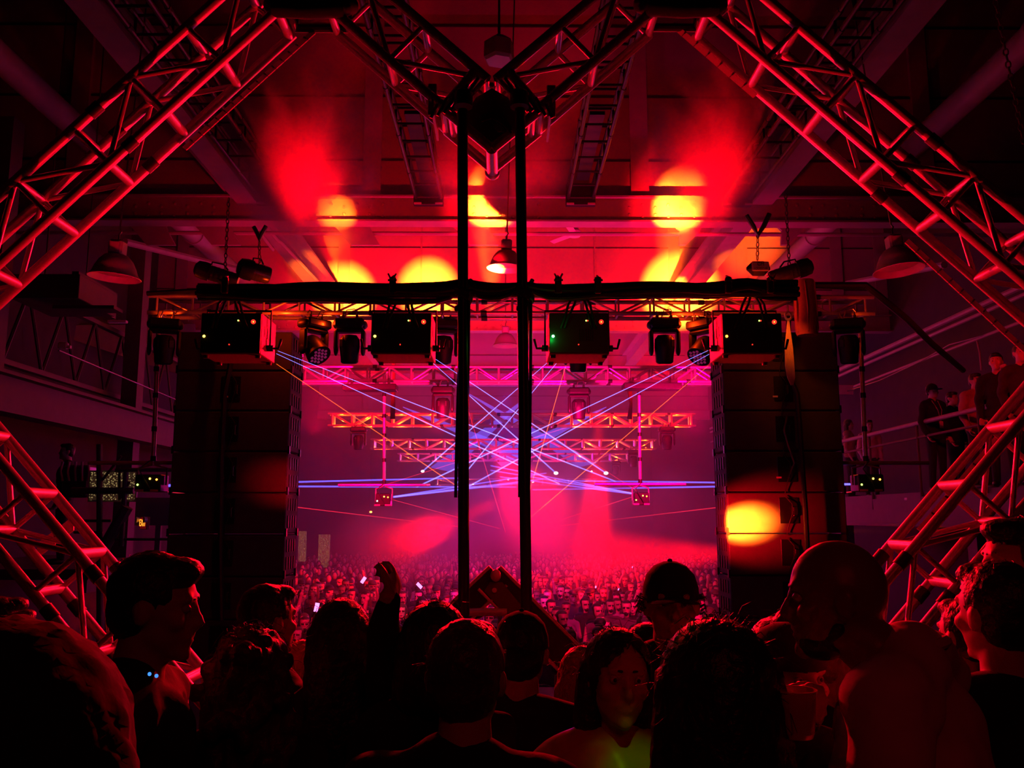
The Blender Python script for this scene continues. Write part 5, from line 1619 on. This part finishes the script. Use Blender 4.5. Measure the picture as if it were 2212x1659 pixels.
tag(o, 'dense mass of people filling the back of the dance floor', 'crowd', kind='stuff')
PH = glow('phone screen light', (1, .25, .85), 2.2)
for (px, py, d, lb) in ((906, 1265, 17.5, 'bright pink phone screen held up left of the left pole'), (1366, 1225, 26, 'tiny pink phone light behind the man in the cap'), (684, 1312, 14, 'pink screen low on the left of the crowd'), (785, 1253, 18, 'wide purple phone held sideways in the left of the crowd'), (1287, 1268, 19, 'purple-pink screen right of the poles'), (1336, 1273, 20, 'tiny white phone light in the crowd right of the poles')):
    root = thing('phone', lb, 'phone', W(px, py, d))
    root.rotation_euler = (rnd.uniform(-.3, .3), rnd.uniform(-1, 1), rnd.uniform(-.5, .5)); root.scale = [1 if px in (906, 785, 684) else .35] * 3
    MB().box((0, .006, 0), (.075, .01, .15), bev=.003).build('phone_case', BLK, root)
    MB().box((0, -.001, 0), (.066, .004, .135)).build('screen', PH, root)

# ------------------------------------------------------------------ haze
def volume(name, label, c, size, density, aniso, noise_s=None, color=(1, 1, 1), lo=.5, hi=.75, R=None):
    if size is None:
        mb = MB().prism([(-5.0, 11.0, ZF + .02), (-9.0, 44, ZF + .02), (-9.0, 60.3, ZF + .02), (10.0, 60.3, ZF + .02), (10.0, 44, ZF + .02), (5.0, 11.0, ZF + .02)], (0, 0, 13.9))
    else:
        mb = MB().box((0, 0, 0), size)
    o = mb.build(name, [bpy.data.materials.new(name)], smooth=0)
    o.location = c
    if R: o.rotation_euler = R
    m = o.data.materials[0]; m.use_nodes = True; nt = m.node_tree
    nt.nodes.remove(nt.nodes['Principled BSDF'])
    vs = nt.nodes.new('ShaderNodeVolumeScatter')
    vs.inputs['Color'].default_value = (*color, 1)
    vs.inputs['Density'].default_value = density
    vs.inputs['Anisotropy'].default_value = aniso
    nt.links.new(vs.outputs[0], nt.nodes['Material Output'].inputs['Volume'])
    if noise_s:
        tc = nt.nodes.new('ShaderNodeTexCoord'); nz = nt.nodes.new('ShaderNodeTexNoise')
        nz.inputs['Scale'].default_value = noise_s; nz.inputs['Detail'].default_value = 2.5; nz.inputs['Distortion'].default_value = .6
        mp = nt.nodes.new('ShaderNodeMapping'); mp.inputs['Scale'].default_value = (1, 1, .55)
        nt.links.new(tc.outputs['Object'], mp.inputs[0]); nt.links.new(mp.outputs[0], nz.inputs['Vector'])
        mr = nt.nodes.new('ShaderNodeMapRange'); mr.inputs['From Min'].default_value = lo; mr.inputs['From Max'].default_value = hi
        nt.links.new(nz.outputs['Fac'], mr.inputs['Value'])
        # soft falloff towards the cloud's rim
        sc_ = nt.nodes.new('ShaderNodeVectorMath'); sc_.operation = 'DIVIDE'; sc_.inputs[1].default_value = [q / 2 for q in size]
        nt.links.new(tc.outputs['Object'], sc_.inputs[0])
        ln = nt.nodes.new('ShaderNodeVectorMath'); ln.operation = 'LENGTH'; nt.links.new(sc_.outputs[0], ln.inputs[0])
        fr = nt.nodes.new('ShaderNodeMapRange'); fr.inputs['From Min'].default_value = 1.0; fr.inputs['From Max'].default_value = .25
        fr.interpolation_type = 'SMOOTHSTEP'
        nt.links.new(ln.outputs['Value'], fr.inputs['Value'])
        m1 = nt.nodes.new('ShaderNodeMath'); m1.operation = 'MULTIPLY'
        nt.links.new(mr.outputs[0], m1.inputs[0]); nt.links.new(fr.outputs[0], m1.inputs[1])
        m2 = nt.nodes.new('ShaderNodeMath'); m2.operation = 'MULTIPLY'; m2.inputs[1].default_value = density
        nt.links.new(m1.outputs[0], m2.inputs[0]); nt.links.new(m2.outputs[0], vs.inputs['Density'])
    return tag(o, label, 'haze', kind='stuff')
volume('haze', 'thin stage haze hanging through the middle of the hall', (0, 0, 0), None, .012, .2)
volume('smoke_cloud', 'red-lit smoke cloud rising at the upper left', W(660, 330, 12.2), (2.6, 1.6, 3.4), 6.5, .1, 1.1, lo=.42, hi=.62)
volume('smoke_cloud', 'red-lit smoke cloud rising at the upper right', W(1545, 310, 12.2), (2.6, 1.6, 3.2), 6.5, .1, 1.2, lo=.42, hi=.62)
volume('smoke_cloud', 'low red smoke drifting over the crowd right of the poles', W(1300, 1125, 19.5), (7.0, 4.0, 3.2), .55, .1, .55, lo=.35, hi=.65)
volume('smoke_cloud', 'low red smoke band slanting over the crowd left of the poles', W(890, 1168, 19.5), (4.6, 5.0, 2.2), .45, .1, .7, lo=.30, hi=.65)
lamp('POINT', 'hoist_plate_fill', W(1640, 612, 9.1), (1, .04, .05), 1.2, radius=.03)  # added fill that brightens the hoist name plate
volume('smoke_cloud', 'red glow of smoke below the centre joint of the truss frame', W(1062, 340, 12.4), (3.0, 1.6, 2.0), 3.0, .1, 1.0, lo=.3, hi=.6)
volume('smoke_cloud', 'bright red smoke fanning out behind the right pole', W(1180, 1075, 22), (5.5, 4.0, 3.2), .45, .1, .5, lo=.3, hi=.65)
